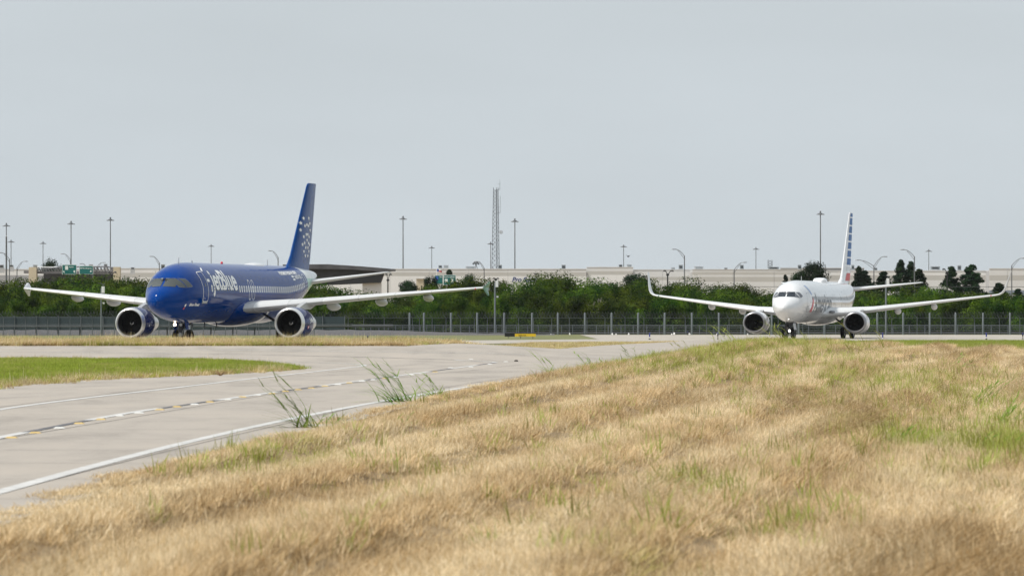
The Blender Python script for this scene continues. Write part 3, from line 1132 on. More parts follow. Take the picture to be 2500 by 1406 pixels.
B1 = [(None, 667, 'panel_light'), (667, 675, 'panel_beige'), (675, 684, 'panel_light'), (684, None, 'panel_white')]
wh1 = warehouse('long pale warehouse wall behind the blue airliner with a light upper band', 285, 760, 656, WY + 30, [(None, 666, 'panel_white'), (666, 677, 'panel_beige'), (677, None, 'panel_white')])
wh0 = warehouse('white roofed grey warehouse at the far left behind the sign bridge', -120, 300, 658, WY + 60, [(None, 672, 'panel_white'), (672, None, 'panel_grey')])
wh2 = warehouse('long pale warehouse with blue lettering behind the tree belt', 760, 1432, 657.5, WY, [(None, 665, 'panel_light'), (665, 674, 'panel_beige'), (674, None, 'panel_white')])
wh2b = warehouse('taller pale warehouse bay right of the blue lettering', 1432, 1546, 653, WY + 1, [(None, 662, 'panel_light'), (662, 671, 'panel_beige'), (671, None, 'panel_white')])
wh3 = warehouse('pale warehouse bay behind the left winglet of the white airliner', 1546, 1690, 659, WY + 2, [(None, 676, 'panel_light'), (676, 684, 'panel_beige'), (684, None, 'panel_light')], pw=72)
wh4 = warehouse('beige striped warehouse left of the white airliner nose', 1690, 1990, 658.5, WY - 12, [(None, 664, 'panel_light'), (664, 671, 'panel_beige'), (671, 676, 'panel_light'), (676, 688, 'panel_beige'), (688, None, 'panel_light')])
wh5 = warehouse('pale warehouse behind the tail of the white airliner', 1990, 2415, 662, WY - 6, [(None, 672, 'panel_white'), (672, 684, 'panel_beige'), (684, None, 'panel_light')])
wh6 = warehouse('grey striped warehouse with blue canopy band at the right edge', 2415, 2640, 656.5, WY - 14, [(None, 672, 'panel_light'), (672, 685, 'panel_beige'), (685, 708.5, 'panel_light'), (708.5, 720, 'panel_blue'), (720, None, 'panel_light')], pw=45)
# upper storeys and roof pieces
wh7 = warehouse('set back roof block behind the tail of the white airliner', 1905, 2110, 655, WY + 90, [(None, 668, 'panel_grey'), (668, None, 'panel_light')])
letters('Pro Source', thing('wall_lettering', 'blue slanted company lettering on the pale warehouse wall', 'sign', (0, 0, 0)), M['text_blue'], sx(1250, WY), at(0, 689, WY).z, sx(1322, WY) - sx(1250, WY), sx(1262.5, WY) - sx(1250, WY), WY - 0.3, 0.03, 0.28)
# loading doors in the right-hand building
for i_, px in enumerate((2496,)):
    mb = MB()
    mb.box((sx(px, WY - 14) - wh6.location.x, -0.08, at(0, 736, WY).z), (1.2, 0.1, 2.6))
    mb.build('loading_door', M['steel_dark'], wh6)

def rooftop(px, wpx, top, bot, Y, label, light=False, legs=False):
    x0, x1 = sx(px - wpx / 2, Y), sx(px + wpx / 2, Y)
    zt, zb = at(0, top, Y).z, at(0, bot, Y).z
    t = thing('rooftop_unit', label, 'air conditioner', ((x0 + x1) / 2, Y, zb - 1.0), 0, 'units on the warehouse roofs')
    h = zt - zb
    W_ = x1 - x0
    mb = MB()
    mb.box((0, 0, 1.0 + h * 0.55), (W_, W_ * 0.9, h * 0.9))
    mb.build('casing', M['hvac_l' if light else 'hvac'], t)
    mb = MB()
    mb.box((0, 0, 1.0 + h * 1.02), (W_ * 1.06, W_ * 0.96, h * 0.06))
    mb.build('lid', M['hvac_l'], t)
    lv = MB()
    lv.box((0, -W_ * 0.45 - 0.02, 1.0 + h * 0.55), (W_ * 0.7, 0.05, h * 0.5))
    lv.build('louvre', M['steel_dark' if not light else 'hvac'], t)
    cb = MB()
    cb.box((0, 0, 0.5 + h * 0.05), (W_ * 1.3, W_, 1.0 + h * 0.1))
    cb.build('curb', M['hvac_l'], t)
    return t
for (px, wp, a, b, lt, lab) in [
        (4, 10, 647, 655, 0, 'grey roof unit at the very left edge of the picture'),
        (28, 9, 647, 652, 0, 'flat grey roof unit just right of the far left monopole'),
        (86, 10, 647, 653, 1, 'grey roof unit above the left cream pier'),
        (222, 10, 646, 651, 1, 'flat pale roof unit behind the right green sign'),
        (258, 8, 645, 654, 0, 'dark roof unit left of the right cream pier'),
        (324, 8, 653, 658, 0, 'small dark roof unit right of the cream pier'),
        (398, 9, 646, 660, 0, 'dark roof unit peeping over the blue airliner nose'),
        (1075, 9, 648, 655, 0, 'dark roof unit above the road signs behind the blue wingtip'),
        (1089, 12, 648, 655, 1, 'pale blurred roof unit right of the dark one above the road signs'),
        (1149, 24, 651, 657, 1, 'wide low roof unit left of the lattice tower'),
        (1221, 9, 647, 657, 0, 'pale green roof unit at the foot of the lattice tower'),
        (1376, 10, 647, 658, 0, 'square grey roof unit right of the blue lettering'),
        (1515, 9, 646, 653, 0, 'left of two roof units on the taller warehouse bay'),
        (1536, 12, 646, 653, 1, 'right of two roof units on the taller warehouse bay'),
        (1643, 10, 653, 659, 1, 'low pale roof unit right of the twin black lamp'),
        (1662, 10, 647, 658, 0, 'square grey roof unit left of the tall street lamp'),
        (1706, 22, 651, 658, 1, 'wide flat roof unit on the striped warehouse'),
        (1772, 8, 654, 658, 0, 'low dark roof unit in the middle of the striped warehouse'),
        (1811, 9, 647, 658, 0, 'square roof unit behind the bent lamp on the striped warehouse'),
        (1888, 27, 652, 658, 0, 'long dark roof unit under the small roof lattice'),
        (1952, 9, 647, 659, 0, 'square roof unit left of the round dark tree'),
        (2082, 7, 647, 660, 0, 'dark roof unit just right of the striped tail fin'),
        (2138, 7, 654, 660, 0, 'small roof unit right of the double arm lamp'),
        (2283, 22, 651, 659, 0, 'long grey roof unit below the far mast on the right'),
        (2342, 9, 648, 661, 0, 'square dark roof unit between the two tall conifers')]:
    rooftop(px, wp, a, b, WY + 20, lab, bool(lt))
# dark low roof clutter left of the lattice tower
mb = MB()
mb.box((0, 0, 0), (sx(1262, WY) - sx(1180, WY), 2, at(0, 653, WY).z - at(0, 658, WY).z))
tag(mb.build('roof_screen', M['panel_grey'], loc=(sx(1221, WY), WY + 30, at(0, 655.5, WY).z)), 'long low screen on the roof under the lattice tower', 'roof screen')

# ------------------------------------------------------------------ sign bridge at the left, ramp in the middle
OY = 900.0
t = thing('sign_bridge', 'cream pier bridge with grey truss carrying the green signs', 'bridge', (sx(184, OY), OY, 0))
ox = t.location.x
def bx(px0, px1, py0, py1, Y, dep, name, m_, parent, dy=0.0):
    mb = MB()
    x0, x1 = sx(px0, Y), sx(px1, Y)
    z0, z1 = at(0, py1, Y).z, at(0, py0, Y).z
    mb.box(((x0 + x1) / 2 - parent.location.x, dy, (z0 + z1) / 2 - parent.location.z), (x1 - x0, dep, z1 - z0))
    return mb.build(name, m_, parent)
bx(73, 91.5, 652.5, 778, OY, 2.6, 'pier', M['cream'], t, -1.0)
bx(279, 295, 652, 778, OY, 2.6, 'pier', M['cream'], t, -1.0)
bx(274, 279.5, 652, 665, OY, 1.6, 'bracket', M['girder'], t, -0.6)
bx(59, 74, 660.5, 667.5, OY, 2.2, 'end_beam', M['girder'], t, 0.3)
bx(91, 280, 662, 668, OY, 2.0, 'girder', M['girder'], t, 0.3)
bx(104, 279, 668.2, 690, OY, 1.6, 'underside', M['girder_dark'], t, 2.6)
def bar(parent, p, q, r, name, m_, Y, dy=0.0, n_=6):
    a, b = at(*p, Y), at(*q, Y)
    mb = MB()
    off = Vector((parent.location.x, Y - dy, parent.location.z))
    mb.tube([a - off, b - off], r, n_)
    return mb.build(name, m_, parent)
bar(t, (92, 652.5), (140, 652.5), .1, 'top_chord', M['white_plastic'], OY, -.5)
bar(t, (92, 659.5), (150, 652), .12, 'top_chord', M['girder'], OY, -.7)
bar(t, (150, 652), (262, 651), .12, 'top_chord', M['girder'], OY, -.7)
bar(t, (228, 651.5), (240, 651.5), .1, 'top_chord', M['girder'], OY, -.9)
bar(t, (262, 651), (279, 655), .12, 'top_chord', M['girder'], OY, -.7)
for k in range(9):
    a = 95 + k * 7
    bar(t, (a, 654), (a + 8, 664), .11, 'diagonal', M['galv'], OY, -.8)
for k in range(6):
    a = 231 + k * 8
    bar(t, (a, 653), (a + 5, 663), .10, 'diagonal', M['galv'], OY, -.8)
    bar(t, (a, 653), (a, 665), .10, 'strut', M['girder'], OY, -.8)

def road_sign(px0, px1, py0, py1, Y, label, items, post=None):
    x0, x1 = sx(px0, Y), sx(px1, Y)
    z0, z1 = at(0, py1, Y).z, at(0, py0, Y).z
    s_ = thing('road_sign', label, 'road sign', ((x0 + x1) / 2, Y, 0))
    cx = (x0 + x1) / 2
    mb = MB()
    mb.box((0, 0, (z0 + z1) / 2), (x1 - x0, 0.06, z1 - z0))
    mb.build('border', M['sign_white'], s_)
    mb = MB()
    mb.box((0, -0.035, (z0 + z1) / 2), (x1 - x0 - .14, 0.03, z1 - z0 - .14))
    mb.build('panel', M['sign_green'], s_)
    for it_ in items:
        if it_[0] == 'text':
            _, txt, a, b, c, d = it_
            flat_text(txt, s_, 'lettering', M['sign_white'], sx(a, Y) - cx, at(0, d, Y).z, sx(b, Y) - sx(a, Y), at(0, c, Y).z - at(0, d, Y).z, -0.052, 0.02)
        elif it_[0] == 'rect':
            _, a, b, c, d, mk = it_
            q = MB()
            q.box(((sx(a, Y) + sx(b, Y)) / 2 - cx, -0.055, (at(0, c, Y).z + at(0, d, Y).z) / 2), (sx(b, Y) - sx(a, Y), 0.02, at(0, c, Y).z - at(0, d, Y).z))
            q.build('shield', M[mk], s_)
        elif it_[0] == 'poly':
            _, pp, mk = it_
            q = MB()
            vv = [(sx(a, Y) - cx, -0.058, at(0, b, Y).z) for a, b in pp]
            q.add(vv, [tuple(range(len(vv)))])
            q.build('arrow', M[mk], s_)
    if post:
        for pxp in post:
            q = MB()
            q.tube([(sx(pxp, Y) - cx, 0.2, 0), (sx(pxp, Y) - cx, 0.2, z1 - .1)], .11, 8)
            q.build('post', M['galv'], s_)
    return s_
SY = 880.0
road_sign(151.5, 187, 646, 670, SY, 'taller green road sign with route shield and two arrows on the left', [('rect', 159, 166.3, 649.2, 658.6, 'sign_white'), ('text', '121', 160.2, 165.2, 651.5, 656.5), ('text', 'Austin', 168.5, 180, 650, 653.2),
          ('poly', [(154, 661.5), (157.2, 661.5), (157, 663), (158.3, 666), (156.5, 666), (155.4, 663.8), (154, 664.8)], 'sign_white'), ('poly', [(179.5, 660.5), (184, 660.5), (183, 663), (184, 665.8), (182, 666), (181, 664), (179.5, 665.8), (180, 663)], 'sign_white')], post=(174.5,))
road_sign(193.5, 227.5, 649, 670, SY, 'shorter green airport sign with one arrow on the left', [('text', 'DFW Airport', 196, 223.5, 653, 657.6), ('poly', [(221, 659.8), (223.4, 660), (223.2, 664.8), (221.8, 663.8), (219.6, 665), (220.3, 662)], 'sign_white')], post=(226.5,))
road_sign(1061, 1081.5, 671.5, 694, 840, 'left green road sign with blue shield beside the blue airliner wingtip', [('rect', 1064, 1070, 674.5, 684.8, 'sign_blue'), ('rect', 1064.2, 1069.8, 682.5, 684.6, 'sign_yellow'), ('text', 'TO', 1073, 1079, 674.5, 677.8)], post=(1066, 1077))
road_sign(1082.5, 1113, 671, 696, 840, 'right green road sign with two white shields beside the blue airliner wingtip', [('text', 'SOUTH  AIRPORT', 1084.5, 1110.5, 674.3, 678), ('rect', 1086, 1093, 681, 689.5, 'sign_white'), ('rect', 1100.5, 1106.5, 680, 689.5, 'sign_white'), ('text', '183', 1087.3, 1091.8, 684, 687), ('text', '360', 1101.6, 1105.6, 683.5, 686.5)], post=(1088, 1108))
# flags behind the sign
t = thing('flag', 'small blue white and red flag above the middle road signs', 'flag', (sx(1066, 860), 860, 0))
mb = MB()
mb.tube([(0, 0, 0), (0, 0, at(0, 655, 860).z)], .06, 6)
mb.build('pole', M['white_plastic'], t)
for (a, b, c, d, mk) in [(1066.5, 1071.5, 656.5, 662.5, 'sign_blue'), (1072, 1079, 657, 660, 'white_plastic'), (1072, 1079, 660, 664, 'red')]:
    mb = MB()
    x0, x1 = sx(a, 860) - t.location.x, sx(b, 860) - t.location.x
    z0, z1 = at(0, d, 860).z, at(0, c, 860).z
    mb.add([(x0, 0, z1), (x0, 0, z0), ((x0 + x1) / 2, -.08, z0 - .05), ((x0 + x1) / 2, -.08, z1 - .03), (x1, .05, z0 - .1), (x1, .05, z1 - .08), (x0, .02, z1), (x0, .02, z0), ((x0 + x1) / 2, -.06, z0 - .05), ((x0 + x1) / 2, -.06, z1 - .03), (x1, .07, z0 - .1), (x1, .07, z1 - .08)],
           [(0, 1, 2, 3), (3, 2, 4, 5), (6, 9, 8, 7), (9, 11, 10, 8), (0, 3, 9, 6), (3, 5, 11, 9), (1, 7, 8, 2), (2, 8, 10, 4), (4, 10, 11, 5), (0, 6, 7, 1)])
    mb.build('cloth', M[mk], t)
# dark ramp behind the blue airliner's tail
RY = 930.0
t = thing('road_ramp', 'dark underside of a road ramp behind the blue airliner tail', 'bridge', (sx(850, RY), RY, 0))
def slab(parent, poly, Y, dep, name, m_, dy=0.0):
    n_ = len(poly)
    f_ = [at(a, b, Y) for a, b in poly]
    vs_ = [(p.x - parent.location.x, dy, p.z) for p in f_] + [(p.x - parent.location.x, dy + dep, p.z) for p in f_]
    mb = MB()
    mb.add(vs_, [tuple(range(n_)), tuple(range(2 * n_ - 1, n_ - 1, -1))] + [(i, (i + 1) % n_, n_ + (i + 1) % n_, n_ + i) for i in range(n_)])
    return mb.build(name, m_, parent)
slab(t, [(690, 646), (800, 645), (880, 650), (940, 655), (964, 657), (963, 661), (930, 663), (860, 658), (690, 656)], RY, 9, 'parapet', M['ramp'])
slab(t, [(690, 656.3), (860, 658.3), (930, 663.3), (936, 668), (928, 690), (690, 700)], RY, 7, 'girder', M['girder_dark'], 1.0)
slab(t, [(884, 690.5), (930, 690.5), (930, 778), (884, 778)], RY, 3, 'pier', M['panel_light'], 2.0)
t = thing('cream_block', 'small cream block between the trees left of the middle road signs', 'building', (sx(1030, 820), 820, 0))
bx(1017, 1040, 681, 778, 820, 4, 'wall', M['cream'], t)
bx(1016, 1041, 680, 681, 820, 4.4, 'cap', M['panel_light'], t)

# ------------------------------------------------------------------ masts, lamps, tower
def high_mast(px, top, Y, label, wide=7.5, rad=0.23):
    p = at(px, top, Y)
    t = thing('light_mast', label, 'light mast', (p.x, p.y, 0), 0, 'high light masts on the skyline')
    h = p.z
    mb = MB()
    mb.tube([(0, 0, 0), (0, 0, h * .5), (0, 0, h)], [rad, rad * .8, rad * .55], 8)
    mb.build('pole', M['mast'], t)
    hw = wide / F * Y / 2 * 2.0
    mb = MB()
    mb.lathe([(h - .5, hw * .62), (h - .35, hw * .66), (h - .2, hw * .62), (h - .35, hw * .58), (h - .5, hw * .62)], 'z', 18)
    for k in range(6):
        a = k * PI / 3
        mb.tube([(0, 0, h - .1), (hw * .62 * math.cos(a), hw * .62 * math.sin(a), h - .35)], .09, 5)
    mb.build('ring', M['mast'], t)
    lm = MB()
    lm.lathe([(0, 0), (.05, .35), (-.12, .5), (-.2, .42), (-.2, 0)], 'z', 10)
    me = lm.mesh('luminaire', M['mast'])
    for k in range(6):
        a = (k + .5) * PI / 3
        link('luminaire', me, t, (hw * .85 * math.cos(a), hw * .85 * math.sin(a), h - .45))
    mb = MB()
    mb.lathe([(h, .22), (h + .3, .25), (h + .45, .1), (h + .5, 0)], 'z', 10)
    mb.build('head_cap', M['mast'], t)
    return t
for (px, top, Y, lab) in [
        (15.5, 548, 1560, 'high mast rising behind the thick monopole at the far left'),
        (27, 588, 2000, 'shorter faint mast right of the far left monopole'),
        (105, 592, 2080, 'short distant mast above the left cream pier'),
        (173.5, 543, 1540, 'high mast rising behind the taller green road sign'),
        (269.5, 534, 1500, 'high mast above the right cream pier'),
        (515.5, 599, 2300, 'faint distant mast above the blue airliner forward fuselage'),
        (984, 531, 1480, 'high mast right of the blue airliner tail'),
        (1054, 603, 2320, 'faint distant mast left of the lattice tower'),
        (1198, 593, 2000, 'distant mast touching the left side of the lattice tower'),
        (1257, 537, 1500, 'dark high mast just right of the lattice tower'),
        (1522.5, 600, 2150, 'distant mast above the taller warehouse bay'),
        (1845.5, 606, 2250, 'distant mast left of the white airliner'),
        (2003, 519, 1400, 'tallest mast left of the striped tail fin'),
        (2267.5, 611, 2200, 'distant mast right of the white airliner tail')]:
    high_mast(px, top, Y, lab)

def street_lamp(px, base_top, heads, Y, label, r=0.10):
    """heads: list of (px, py) lamp heads on curved truss arms"""
    p = at(px, base_top, Y)
    t = thing('street_lamp', label, 'street lamp', (p.x, Y, 0), 0, 'highway street lamps')
    mb = MB()
    mb.tube([(0, 0, 0), (0, 0, p.z)], [r * 1.2, r * .8], 8)
    mb.build('pole', M['galv'], t)
    for (hx, hy) in heads:
        q = at(hx, hy, Y)
        dx, dz = q.x - p.x, q.z - p.z
        mb = MB()
        c1 = [(dx * s_, 0, dz * (1 - (1 - s_) ** 1.7)) for s_ in (0, .2, .4, .6, .8, 1)]
        mb.tube(c1, .05, 6)
        c2 = [(dx * s_, 0, -0.55 * (1 - s_) + dz * (1 - (1 - s_) ** 1.6)) for s_ in (0, .2, .4, .6, .78)]
        mb.tube(c2, .035, 6)
        a = mb.build('arm', M['galv'], t, loc=(0, 0, p.z - .05))
        hd = MB()
        sgn = 1 if dx > 0 else -1
        hd.loft([[(sgn * x_, y_ * w_, z_ * h_) for (y_, z_) in ((-1, 0), (-.7, .8), (.7, .8), (1, 0), (.5, -.6), (-.5, -.6))] for (x_, w_, h_) in ((-.1, .06, .05), (.15, .15, .09), (.5, .17, .10), (.75, .08, .05))])
        hd.build('lamp_head', M['galv'], a, loc=(dx, 0, dz))
    return t
for a in [(23, 632, [(5.5, 616.5)], 820, 'street lamp with arm to the left beside the far left monopole'),
          (41.5, 654, [(58, 637.5)], 860, 'short street lamp with arm to the right left of the cream pier'),
          (172, 634, [(157, 619.5)], 960, 'street lamp with arm to the left behind the taller green sign'),
          (211.5, 652, [(203, 643.5)], 960, 'small lamp arm showing above the airport sign'),
          (236, 652, [(249, 640.5)], 960, 'lamp arm to the right between airport sign and cream pier'),
          (389, 641, [(374, 625.5)], 870, 'street lamp with arm to the left above the blue airliner nose'),
          (679, 628, [(664, 612)], 870, 'street lamp with arm to the left by the blue tail fin'),
          (1182, 654, [(1168, 638)], 900, 'street lamp with arm to the left just left of the lattice tower'),
          (1671, 624, [(1650, 608)], 800, 'tall street lamp with arm to the left over the tree belt'),
          (1792.5, 658, [(1813, 640)], 820, 'street lamp with arm to the right in front of the striped warehouse'),
          (2133.5, 649, [(2099, 634.5), (2156, 626)], 800, 'double arm street lamp right of the white airliner tail fin'),
          (2232.5, 626, [(2209, 609)], 780, 'street lamp with arm to the left above the white tailplane'),
          (2470, 648, [(2493, 630)], 760, 'street lamp with arm to the right behind the right winglet')]:
    street_lamp(*a)

def black_lamp(px, top, heads, Y, label):
    p = at(px, top, Y)
    t = thing('black_lamp', label, 'street lamp', (p.x, Y, 0), 0, 'black lamps along the frontage road')
    mb = MB()
    mb.tube([(0, 0, 0), (0, 0, p.z)], [.12, .09], 8)
    mb.build('pole', M['black'], t)
    mb = MB()
    mb.lathe([(p.z - .15, .0), (p.z - .1, .2), (p.z + .1, .2), (p.z + .2, 0)], 'z', 10)
    mb.build('collar', M['black'], t)
    for (hx, hy) in heads:
        q = at(hx, hy, Y)
        dx, dz = q.x - p.x, q.z - p.z
        mb = MB()
        mb.tube([(0, 0, p.z), (dx * .45, 0, p.z + dz * .6), (dx * .7, 0, p.z + dz * 1.0), (dx * .9, 0, p.z + dz * 1.05), (dx * 1.02, 0, p.z + dz)], .05, 6)
        a = mb.build('arm', M['black'], t)
        hd = MB()
        hd.lathe([(0.08, 0), (.05, .12), (-.1, .25), (-.14, .2), (-.14, 0)], 'z', 10)
        hd.build('lamp_head', M['black'], a, loc=(dx * 1.02, 0, p.z + dz))
for a in [(273, 672, [(266, 664), (281, 664)], 650, 'black twin arm lamp below the right cream pier'),
          (1630, 671, [(1622.5, 660.5), (1641, 660.5)], 650, 'black twin arm lamp rising from the belt by the left winglet'),
          (1210.5, 683, [(1206, 679), (1215, 679)], 700, 'tiny black twin lamp behind the middle camera pole'),
          (947, 684, [(943, 669), (953, 669)], 700, 'black twin arm lamp under the blue airliner tailplane tip'),
          (2312.5, 667, [(2304, 656.5)], 640, 'black single arm lamp left of the tall conifers')]:
    black_lamp(*a)

# thick monopole at the far left
p = at(15.5, 577, 760)
t = thing('monopole', 'thick dark grey monopole at the far left', 'pole', (p.x, 760, 0))
mb = MB()
mb.tube([(0, 0, 0), (0, 0, p.z)], [.17, .12], 10)
mb.build('shaft', M['mast'], t)
mb = MB()
mb.lathe([(p.z, .12), (p.z + .08, .12), (p.z + .1, 0)], 'z', 10)
mb.build('cap', M['white_plastic'], t)

# lattice tower
TY = 1120.0
t = thing('lattice_tower', 'tall three legged steel lattice tower with whip antennas', 'tower', (sx(1211, TY), TY, 0))
ztop = at(0, 458, TY).z
zb = at(0, 660, TY).z
legs = []
for k in range(3):
    a = math.radians(200 + 120 * k)
    P = []
    for s_ in (0, 0.35, 0.75, 1.0):
        rad_ = (1.28 * (1 - s_) + 0.62 * s_)
        P.append(Vector((rad_ * math.cos(a), rad_ * math.sin(a), ztop * s_)))
    mb = MB()
    mb.tube(P, .055, 6)
    mb.build('leg', M['tower_steel'], t)
    legs.append(a)
def leg_pt(k, s_):
    rad_ = (1.28 * (1 - s_) + 0.62 * s_)
    return Vector((rad_ * math.cos(legs[k]), rad_ * math.sin(legs[k]), ztop * s_))
s_ = 0.36
i_ = 0
while s_ < 0.985:
    ds = 0.034 * (1.15 - 0.4 * s_)
    for k in range(3):
        mb = MB()
        mb.tube([leg_pt(k, s_), leg_pt((k + 1) % 3, min(1, s_ + ds))], .026, 4)
        mb.tube([leg_pt((k + 1) % 3, s_), leg_pt(k, min(1, s_ + ds))], .026, 4)
        mb.tube([leg_pt(k, s_), leg_pt((k + 1) % 3, s_)], .022, 4)
        mb.build('brace', M['tower_steel'], t)
    s_ += ds
mb = MB()
mb.tube([(.25, .1, 0), (.2, .1, ztop * .5), (.12, .05, ztop * .985)], .07, 6)
mb.build('cable_run', M['tower_steel'], t)
for (dxp, y0, y1, r_) in [(9.5, 463, 439, .03), (10.2, 520, 478, .035)]:
    mb = MB()
    mb.tube([(dxp / F * TY, 0, at(0, y0, TY).z), (dxp / F * TY, 0, at(0, y1, TY).z)], r_, 5)
    mb.tube([(dxp / F * TY, 0, at(0, y0, TY).z), (.3, 0, at(0, y0, TY).z)], .05, 5)
    mb.tube([(dxp / F * TY, 0, at(0, y0 - 14, TY).z), (.3, 0, at(0, y0 - 14, TY).z)], .03, 5)
    mb.build('whip_antenna', M['tower_steel'], t)
mb = MB()
mb.lathe([(-.15, 0), (-.12, .15), (0, .4), (.02, .42), (.02, 0)], 'y', 14)
mb.build('dish', M['hvac_l'], t, loc=(1.15, -.3, at(0, 567, TY).z))
# small roof lattice right of the distant mast
p = at(1880, 658, WY + 40)
t = thing('roof_lattice', 'small open lattice frame on the striped warehouse roof', 'lattice', (p.x, p.y, p.z - 1))
w_, h_ = 10 / F * p.y, (658 - 635) / F * p.y
for q in (-.5, .5):
    mb = MB()
    mb.tube([(q * w_, 0, 0), (q * w_, 0, h_ + 1)], .07, 5)
    mb.build('upright', M['mast'], t)
for k in range(4):
    mb = MB()
    z0_ = 1 + h_ * k / 4
    mb.tube([(-.5 * w_, 0, z0_), (.5 * w_, 0, z0_ + h_ / 4)], .05, 5)
    mb.build('brace', M['mast'], t)
    mb = MB()
    mb.tube([(.5 * w_, 0, z0_), (-.5 * w_, 0, z0_ + h_ / 4)], .05, 5)
    mb.build('brace', M['mast'], t)
# antenna cluster left of the tower
p = at(1162, 655, WY + 20)
t = thing('roof_antenna', 'cluster of small antennas on a tripod left of the lattice tower', 'antenna', (p.x, p.y, p.z - .6))
mb = MB()
for q in (-.5, .5):
    mb.tube([(q, 0, 0), (0, 0, 1.6)], .05, 5)
mb.tube([(0, 0, 0), (0, 0, 1.9)], .05, 5)
mb.build('tripod', M['mast'], t)
for q in range(5):
    mb = MB()
    mb.lathe([(-.1, 0), (-.05, .2), (.05, .25), (.06, 0)], 'y', 10)
    mb.build('panel_antenna', M['mast'], t, loc=((q - 2) * .27, RN.uniform(-.1, .1), 1.6 + .25 * (q % 2)))
# overhead wire in front of the right-hand warehouses
mb = MB()
wy = 720.0
P = [at(1600 + 50 * k, 700 - 4 * math.sin(k / 20 * PI) * 0 + (0.0015 * (k - 4) ** 2), wy) for k in range(22)]
mb.tube(P, .035, 5)
wire = thing('power_line', 'dark overhead wire crossing in front of the right hand warehouses', 'wire', (0, 0, 0))
mb.build('cable', M['steel_dark'], wire)
for px in (1598, 2652):
    q = MB()
    z_ = at(px, 700, wy).z
    q.tube([(sx(px, wy), wy, 0), (sx(px, wy), wy, z_ + .4)], .14, 8)
    q.build('pole', M['bark'], wire)

# ------------------------------------------------------------------ trees
def crown_mesh(name, seed, material, W_, H_, n_blob, n_leaf, leaf, kind='round', squash=0.75):
    """leaf clumps spread through an uneven crown; base at z = 0"""
    rr = random.Random(seed)
    mb = MB()
    blobs = []
    for i in range(n_blob):
        if kind == 'round':
            a = rr.uniform(0, 2 * PI)
            rr_ = W_ * 0.40 * math.sqrt(rr.random())
            z = H_ * (0.12 + 0.76 * rr.random())
            lim = math.sqrt(max(0.05, 1 - ((z / H_ - 0.42) / 0.62) ** 2))
            r_ = W_ * rr.uniform(0.13, 0.27)
            blobs.append((rr_ * lim * math.cos(a), rr_ * lim * math.sin(a), z, r_))
        else:
            z = H_ * (0.06 + 0.88 * rr.random())
            a = rr.uniform(0, 2 * PI)
            lim = (1 - (z / H_) ** 1.5) * W_ * 0.42
            r_ = W_ * rr.uniform(0.07, 0.13) * (1.2 - 0.5 * z / H_)
            q = lim * math.sqrt(rr.random())
            blobs.append((q * math.cos(a), q * math.sin(a), z, r_))
    for (bx_, by_, bz_, br_) in blobs:
        k = int(n_leaf / n_blob)
        for _ in range(k):
            v = Vector((rr.gauss(0, 1), rr.gauss(0, 1), rr.gauss(0, 1)))
            v.normalize()
            rad_ = br_ * (0.45 + 0.75 * rr.random() ** 0.6)
            c = Vector((bx_ + v.x * rad_, by_ + v.y * rad_, bz_ + v.z * rad_ * squash))
            nrm = (v + Vector((rr.gauss(0, .36), rr.gauss(0, .36), rr.gauss(0.2, .36)))).normalized()
            u = nrm.orthogonal().normalized()
            u.rotate(Matrix.Rotation(rr.uniform(0, 2 * PI), 3, nrm))
            w_ = nrm.cross(u)
            s_ = leaf * rr.uniform(0.6, 1.4)
            mb.add([c - u * s_ * .5, c + w_ * s_ * .28, c + u * s_ * .62, c - w_ * s_ * .28], [(0, 1, 2, 3)])
    return mb.mesh(name, material, fix=False)

def trunk_mesh(name, seed, H_, W_, r_):
    rr = random.Random(seed)
    mb = MB()
    P = [Vector((0, 0, -0.2))]
    for k in range(1, 6):
        P.append(Vector((rr.gauss(0, .06) * H_ * .3, rr.gauss(0, .06) * H_ * .3, H_ * .82 * k / 5)))
    mb.tube(P, [r_ * (1 - .16 * k) for k in range(6)], 7)
    for k in range(6):
        z = H_ * rr.uniform(.15, .6)
        a = rr.uniform(0, 2 * PI)
        b = Vector((0, 0, z))
        mb.tube([b, b + Vector((math.cos(a) * W_ * .18, math.sin(a) * W_ * .18, H_ * .12)), b + Vector((math.cos(a) * W_ * .36, math.sin(a) * W_ * .36, H_ * .26))], [r_ * .5, r_ * .35, r_ * .12], 5)
    return mb.mesh(name, M['bark'], smooth=True)

NV = 8
CR = [crown_mesh('crown', 100 + k, M['leaf'], 6.0, 6.0, 19 + k, 9500, 0.21) for k in range(NV)]
TRK = [trunk_mesh('trunk', 200 + k, 6.0, 6.0, 0.16) for k in range(3)]
CRS = [crown_mesh('crown', 300 + k, M['leaf'], 4.5, 3.0, 16, 5000, 0.18) for k in range(4)]
CRD = [crown_mesh('crown', 400 + k, M['leaf_dark'], 5.0, 7.0, 95, 8000, 0.28, 'cone') for k in range(4)]
CRR = [crown_mesh('crown', 440 + k, M['leaf_dark'], 6.0, 6.0, 40, 6400, 0.32) for k in range(3)]

